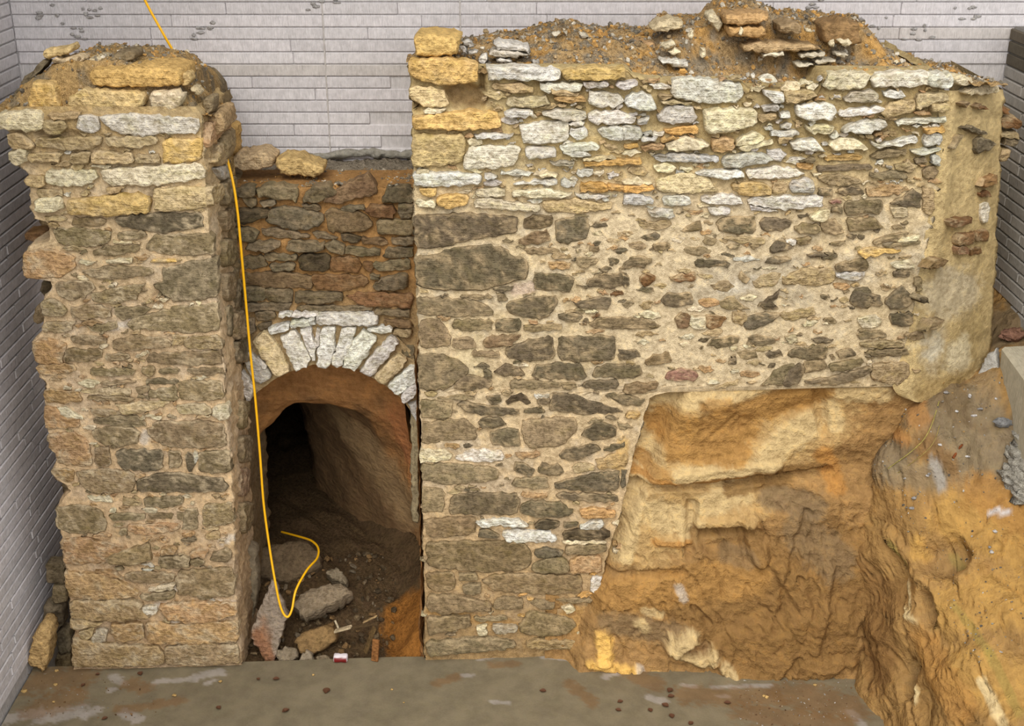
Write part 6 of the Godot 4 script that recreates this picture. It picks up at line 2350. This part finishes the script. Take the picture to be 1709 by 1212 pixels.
	for p in [[300, 350, 360, 325, 400, 350, 340, 368], [250, 305, 330, 270, 360, 300, 280, 330], [520, 330, 560, 330, 545, 395, 528, 395], [440, 250, 475, 210, 470, 270], [1440, 265, 1530, 265, 1540, 300, 1495, 330], [1395, 280, 1425, 265, 1420, 310, 1400, 310], [1230, 200, 1270, 195, 1275, 218, 1240, 220], [780, 195, 800, 190, 805, 235, 785, 230]]:
		rock7("stone_fragment", fl_label, frag, C, 0.05, p)
	plane_z(-0.16)
	rock("white_plate", "long white stone plate in the slope above the big white block", "", W, 0.12, 235, 402, 330, 405, 440, 425, 430, 460, 350, 450, 250, 418)
	for p in [[1045, 580, 1085, 580, 1080, 605, 1050, 605], [1222, 575, 1300, 575, 1305, 605, 1230, 600], [870, 505, 895, 500, 895, 525, 872, 525], [720, 505, 740, 505, 738, 518, 722, 518]]:
		rock7("stone_fragment", fl_label, frag, W, 0.05, p)
	zone(1340, 0, 4.04)
	plane_z(-0.3)
	for p in [[610, 420, 640, 405, 650, 440, 615, 440], [480, 480, 520, 460, 540, 475, 500, 490]]:
		rock7("stone_fragment", fl_label, frag, C, 0.05, p)
	# beside the left wall
	zone(0, 910, 4.04)
	plane_z(0.02)
	rock("ochre_block", "split ochre block standing on end against the left concrete wall", "", Y.lerp(T, 0.5), 0.16, 185, 780, 220, 620, 260, 545, 320, 550, 345, 620, 330, 760, 300, 855, 265, 850, 255, 830, 200, 815)


var where := {
	"stone_fragment": ["white chip at the top beside the bright ochre corner block", "white flake leaning just below the topmost white chip by the corner block", "small white flake half way down the chips by the ochre corner block", "white pointed fragment standing above the joint at the corner stones", "narrow white fragment stuck in the joint beside the ochre corner stones", "thin grey flake under the two stacked grey slabs on the rubble", "rounded cream fragment under the right end of the grey slabs on the rubble",
		"square white fragment near the crest of the low rubble heap", "slanting white flake beside the square one at the low heap's crest", "long white flake lying right below the low heap's crest", "cream fragment under the long white flake on the low heap", "white fragment half way down the low rubble heap", "flat white fragment on the right slope of the low heap", "yellowish upright fragment low on the right of the low heap",
		"white rounded fragment left of the highest heap, above the long white plate", "cream flake above the white rounded fragment left of the highest heap", "slim upright white fragment set in orange earth of the highest heap", "upright triangular cream fragment under the big pale rounded stone", "yellow rounded fragment near the steep end of the highest heap", "white upright fragment beside the yellow rounded one on the highest heap", "small white fragment high on the right part of the highest heap", "thin grey upright flake in the middle of the highest heap",
		"white pebble in the rubble right of the big white block", "flat white pebble left of the cream top stone, right of the other pebble", "bluish white fragment in the rubble above the white pebble", "tiny white fragment in the rubble right above the big white block", "cream fragment on the falling slope beyond the highest heap", "small pale fragment just behind the long white top stone"],
	"stone_plate": ["thin pale stone plate, the leftmost jutting from the hollow under the heap", "thin pale stone plate, the longest and brightest under the heap's steep end", "thin pale stone plate just below the longest one under the heap", "thin pale stone plate nearest the heap's steep end", "thin pale stone plate lowest in the hollow under the heap"],
	"stone_chip": ["white chip on dark dirt just below the foot of the rendered corner", "white chip in the dirt below the pale end of the kerb", "small grey chip in the dirt right below the kerb's pale end", "longer white sliver in the middle of the dark dirt", "white sliver just below the longer one in the dark dirt", "tiny white chip left of the slivers in the dark dirt", "white chip on orange earth below the dry stalks", "smaller white chip close left of the one below the stalks", "white chip right of the reddish twig", "white chip on golden earth where the bank begins to steepen", "tiny pale chip near the upper end of the dry stalks", "white chip on the bedrock ledge, the largest of the group there", "white chip on the bedrock ledge, right of the largest", "tiny white chip topmost on the bedrock ledge", "yellowish chip lowest on the bedrock ledge", "grey chip on the bank edge above the upper hollow", "grey chip beneath the white crust on the bank", "grey chip lowest on the ribbed golden rock of the bank", "small white chip on the ribbed golden rock above the lowest grey one"],
	"dry_leaf": ["dry brown leaf on the floor right before the leaning slab", "tiny dark leaf on the floor close to the pier's inner corner", "long curled brown leaf on the floor before the passage mouth", "flat dull leaf on the floor below the leaning slab, near the frame's edge", "dry brown leaf alone on the floor before the long wall", "dark round leaf on the floor under the pier's white stained base", "brown leaf on the rusty floor near the pier's outer corner", "brown leaf, upper of two on the floor before the bedrock's yellow crust", "brown leaf, lower of two on the floor before the bedrock's yellow crust", "brown leaf right of that pair on the open floor before the bedrock", "long brown leaf topmost in the cluster before the bedrock", "reddish leaf just below the topmost one in the cluster", "dark leaf left in the middle of the cluster before the bedrock", "brown leaf lowest in the cluster before the bedrock", "brown leaf below the cluster at the frame's lower edge", "thin leaf on brown dusty floor right of the cluster", "dark brown leaf alone on the floor in front of the pier's right half", "thin flat leaf beside the dull one below the leaning slab", "brown leaf on the big white floor stain before the pier", "tiny leaf on the floor touching the pier's stained base"],
	"stone_crumb": ["yellowish crumb on the floor near the ochre block by the concrete wall", "largest yellow crumb on the floor beside the concrete wall", "yellow crumb touching the pier's outer foot", "yellow crumb on the floor before the pier's inner corner", "pale crumb on the floor in front of the middle of the pier", "tiny yellow crumb on the floor before the passage's right side", "tiny pale crumb on the floor before the passage's middle", "tiny pale crumb lowest on the floor before the long wall", "small crumb on the rusty floor before the pier's outer part", "pale crumb on the floor beneath the white line before the bedrock", "smaller pale crumb left of the one beneath the white line", "pale crumb on the brown floor nearest to the bank"],
}
var told := {}

func tell(called: String, fallback: String) -> String:
	var k: int = told.get(called, 0)
	told[called] = k + 1
	var l: Array = where.get(called, [])
	return l[k] if k < l.size() else fallback


func rock7(called: String, label: String, group: String, tone: Color, depth: float, p: Array) -> void:
	var m := rock_mesh(px_poly(p), fr, depth, shade(tone, rng.randf_range(0.9, 1.05)), minf(0.01, depth * 0.2), rng.randf() * 60.0)
	tag(put(self, called, m, M.lime), tell(called, label), "stone", group)


# ------------------------------------------------------------------ things on the passage floor

func leaning(x: float, y: float, z: float, back: float) -> void:
	# plane through a measured point, tipped back from upright by so many degrees
	var n := Vector3(0, sin(deg_to_rad(back)), cos(deg_to_rad(back)))
	fr = frame(at(x, y, z), Vector3.RIGHT, n)


func passage_debris() -> void:
	zone(380, 760, 3.464)
	leaning(450, 1100, -0.08, 20)
	stroke(rock_paint, hit(432, 1060, fr.o, fr.n), hit(446, 1100, fr.o, fr.n), 0.055, Color(0.58, 0.38, 0.24), 0.8)
	stroke(rock_paint, hit(440, 1035, fr.o, fr.n), hit(448, 1070, fr.o, fr.n), 0.03, Color(0.58, 0.42, 0.30), 0.6)
	rock("slate_slab", "pointed grey and rust stone slab leaning at the foot of the pier", "", Color(0.62, 0.555, 0.48), 0.05, 250, 728, 276, 728, 300, 800, 350, 932, 332, 965, 270, 1192, 225, 1218, 190, 1150, 128, 1050, 160, 960, 200, 850)
	rock_paint.clear()
	leaning(500, 1085, -0.14, 35)
	rock("brown_stone", "jagged brown stone flecked with rust on the passage floor", "", Color(0.56, 0.45, 0.30), 0.12, 380, 1070, 470, 1010, 590, 975, 640, 1050, 570, 1120, 480, 1155, 420, 1150)
	leaning(470, 1095, -0.08, 40)
	rock("grey_rubble", "low grey stone right of the leaning slab on the passage floor", "", Color(0.56, 0.50, 0.41), 0.1, 280, 1130, 340, 1105, 405, 1125, 400, 1185, 290, 1205)
	rock("grey_rubble", "small wedge shaped grey stone before the jagged brown one", "", Color(0.60, 0.54, 0.45), 0.08, 430, 1150, 468, 1120, 512, 1195, 400, 1205)
	rock("grey_rubble", "flat grey stone chip beside the litter on the passage floor", "", Color(0.52, 0.46, 0.37), 0.08, 510, 1160, 580, 1150, 600, 1195, 520, 1200)
	leaning(540, 1000, -0.45, 60)
	rock("grey_boulder", "broad flat grey boulder in the middle of the passage floor", "", Color(0.58, 0.51, 0.41), 0.12, 370, 860, 440, 790, 560, 740, 660, 742, 725, 795, 600, 860, 500, 905, 440, 930)
	leaning(560, 955, -0.75, 60)
	rock("grey_boulder", "smaller pale boulder behind the broad flat one in the passage", "", Color(0.60, 0.54, 0.44), 0.1, 560, 665, 640, 648, 690, 710, 690, 745, 600, 712)
	leaning(470, 930, -0.9, 55)
	rock("grey_boulder", "large dark boulder deepest in the passage behind the cord", "", Color(0.46, 0.39, 0.30), 0.15, 120, 545, 320, 500, 430, 480, 530, 560, 540, 640, 350, 740, 180, 700)
	gravel("rubble_gravel", "loose dark gravel strewn on the passage floor", 420, func() -> Transform3D:
		var z := rng.randf_range(-0.02, -1.1)
		var sh := clampf(-z - 0.9, 0.0, 1.2) * 0.8
		var x := rng.randf_range(-1.7 - sh, -0.75 - sh)
		var p := Vector3(x, 0, z)
		return Transform3D(Basis(), Vector3(x, -0.04 + 0.17 * smoothstep(-0.1, -1.0, z) + ns(p, 4.0) * 0.05 * smoothstep(0.0, -0.3, z) + ns(p, 14.0) * 0.018, z)), [Color(0.45, 0.38, 0.28), Color(0.52, 0.46, 0.37), Color(0.38, 0.32, 0.24), Color(0.56, 0.44, 0.29)], 0.004, 0.028)
	# bits of wood
	var sticks := [
		[620, 1018, 713, 992, -0.16, 0.017, Color(0.82, 0.74, 0.6), "short sawn pale wood stick lying left of the dark lath"],
		[713, 994, 868, 974, -0.2, 0.013, Color(0.40, 0.32, 0.22), "dark lath lying against the sawn pale stick"],
		[785, 966, 860, 930, -0.26, 0.010, Color(0.78, 0.66, 0.48), "pale splinter lying on the far end of the dark lath"],
		[620, 955, 640, 1000, -0.2, 0.006, Color(0.78, 0.72, 0.6), "thin pale twig standing beside the sawn pale stick"],
		[850, 995, 795, 1140, -0.12, 0.018, Color(0.45, 0.36, 0.24), "brown plank leaning at the right of the rubble"],
		[858, 1065, 850, 1190, -0.03, 0.022, Color(0.58, 0.40, 0.24), "short rust brown board standing at the right edge of the slab"],
	]
	for s in sticks:
		var a := at(zo.x + s[0] / zs, zo.y + s[1] / zs, s[4])
		var b := at(zo.x + s[2] / zs, zo.y + s[3] / zs, s[4] + 0.03)
		var o := put(self, "wood_stick", plank(a, b, s[5], s[6]), M.schist)
		tag(o, s[7], "wood")
	# crumpled drink carton
	var base := at(zo.x + 655 / zs, zo.y + 1195 / zs, -0.02)
	var cup := thing("drink_can", "crumpled red and white can lying just behind the slab edge", "litter")
	put(cup, "can_body", lathe_side(base + Vector3(0, 0.03, 0), 0.031, 0.085, Color(0.45, 0.10, 0.10), Color(0.86, 0.83, 0.85)), M.can)
	

func plank(a: Vector3, b: Vector3, r: float, c: Color) -> ArrayMesh:
	var t := (b - a)
	var m := box_mesh(Vector3(t.length(), r * 0.8, r * 2.0), r * 0.12, c)
	var x := t.normalized()
	var z := x.cross(Vector3.UP).normalized()
	var y := z.cross(x)
	var st := SurfaceTool.new()
	st.append_from(m, 0, Transform3D(Basis(x, y, z), (a + b) * 0.5))
	return st.commit()


func lathe_side(c: Vector3, r: float, l: float, red: Color, white: Color) -> ArrayMesh:
	var v := PackedVector3Array()
	var col := PackedColorArray()
	var prof := [[0.0, -0.5], [0.8, -0.5], [1.0, -0.42], [1.0, -0.15], [0.93, 0.0], [1.0, 0.2], [1.0, 0.42], [0.78, 0.5], [0.0, 0.5]]
	for k in prof.size():
		for i in 18:
			var a := TAU * i / 18.0
			var p := c + Vector3(prof[k][1] * l, cos(a) * r * prof[k][0] * 0.85, sin(a) * r * prof[k][0])
			p += Vector3(0, n1(p, 40.0), n1(p + Vector3(1, 0, 0), 40.0)) * 0.003
			v.append(p)
			col.append(lin(white if cos(a) > 0.55 or k < 2 or k > 6 else red))
	var idx := PackedInt32Array()
	for k in prof.size() - 1:
		for i in 18:
			var a := k * 18 + i
			var b := k * 18 + (i + 1) % 18
			idx.append_array([a, a + 18, b, b, a + 18, b + 18])
	return mesh_of(v, idx, col)


# ------------------------------------------------------------------ cord

func cord() -> void:
	var pts := []
	for s in [[214, -70, -0.75], [240, -4, -0.78], [270, 52, -0.8], [300, 104, -0.82], [332, 165, -0.66], [358, 215, -0.50], [374, 250, -0.36], [388, 300, -0.30], [396, 350, -0.28], [401, 400, -0.28], [410, 500, -0.30], [418, 590, -0.30], [426, 665, -0.30], [434, 760, -0.28], [440, 840, -0.26], [450, 915, -0.22], [460, 975, -0.17], [469, 1015, -0.14], [479, 1030, -0.13], [487, 1018, -0.15], [494, 985, -0.22], [512, 952, -0.36], [529, 932, -0.5], [531, 915, -0.62], [520, 903, -0.75], [500, 896, -0.9], [470, 888, -1.1]]:
		pts.append(at(s[0], s[1], s[2]))
	var o := put(self, "extension_cord", tube(pts, 0.0072, Color.WHITE, 9), M.cord)
	tag(o, "bright yellow cord hanging from above past the arch into the passage", "cord")


# ------------------------------------------------------------------ leaves and crumbs on the floor

func leaf_mesh(p: Vector3, l: float, turn: float, curl: float) -> ArrayMesh:
	var v := PackedVector3Array()
	var prof := [0.02, 0.3, 0.45, 0.5, 0.42, 0.25, 0.02]
	for k in prof.size():
		var t := float(k) / (prof.size() - 1) - 0.5
		for i in 5:
			var s := (i - 2) / 2.0
			var q3 := Vector3(t * l, curl * l * (s * s * prof[k] + t * t * 0.8) + 0.002, s * prof[k] * l * 0.8)
			v.append(p + q3.rotated(Vector3.UP, turn))
	var n := v.size()
	var idx := grid_index(5, prof.size(), true)
	for i in n:
		v.append(v[i] - Vector3(0, 0.0012, 0))
	for i in grid_index(5, prof.size(), false):
		idx.append(i + n)
	return mesh_of(v, idx, PackedColorArray())


func floor_litter() -> void:
	var spots := [[461, 1135, 9], [431, 1135, 6], [545, 1155, 12], [477, 1188, 10], [906, 1155, 9], [234, 1126, 9], [139, 1145, 7], [1035, 1173, 8], [1032, 1187, 8], [1085, 1187, 8], [1118, 1154, 10], [1120, 1164, 9], [1110, 1179, 10], [1121, 1197, 9], [1153, 1209, 8], [1214, 1175, 9], [365, 1183, 8], [477, 1187, 8], [175, 1201, 8], [163, 1127, 6]]
	var i := 0
	for s in spots:
		var p := fl(s[0], s[1])
		var o := put(self, "dry_leaf", leaf_mesh(p + Vector3(0, 0.004, 0), s[2] * 0.0046, i * 2.3, 0.35), M.leaf)
		tag(o, tell("dry_leaf", "dry brown leaf"), "leaf", "dry leaves on the floor")
		i += 1
	for s in [[93, 1144, 6], [41, 1155, 8], [95, 1121, 6], [368, 1139, 5], [291, 1162, 6], [654, 1152, 4], [523, 1128, 4], [674, 1174, 3], [90, 1173, 4], [1280, 1165, 6], [1275, 1163, 5], [1360, 1145, 5]]:
		var p := fl(s[0], s[1])
		var o := put(self, "stone_crumb", lump(p + Vector3(0, 0.006, 0), Vector3(s[2], s[2] * 0.6, s[2] * 0.8) * 0.0022, Color(0.80, 0.66, 0.42), 1, s[0]), M.lime)
		tag(o, tell("stone_crumb", "small crumb"), "crumb", "stone crumbs on the floor")
	gravel("grit", "fine brown grit scattered at the foot of the bank and pier", 500, func() -> Transform3D:
		var k := rng.randf()
		var p := fl(rng.randf_range(1230, 1430), rng.randf_range(1135, 1212)) if k < 0.65 else fl(rng.randf_range(40, 260), rng.randf_range(1125, 1200))
		return Transform3D(Basis(), p), [Color(0.55, 0.42, 0.28), Color(0.62, 0.55, 0.45), Color(0.48, 0.36, 0.25), Color(0.7, 0.67, 0.62)], 0.0015, 0.007)
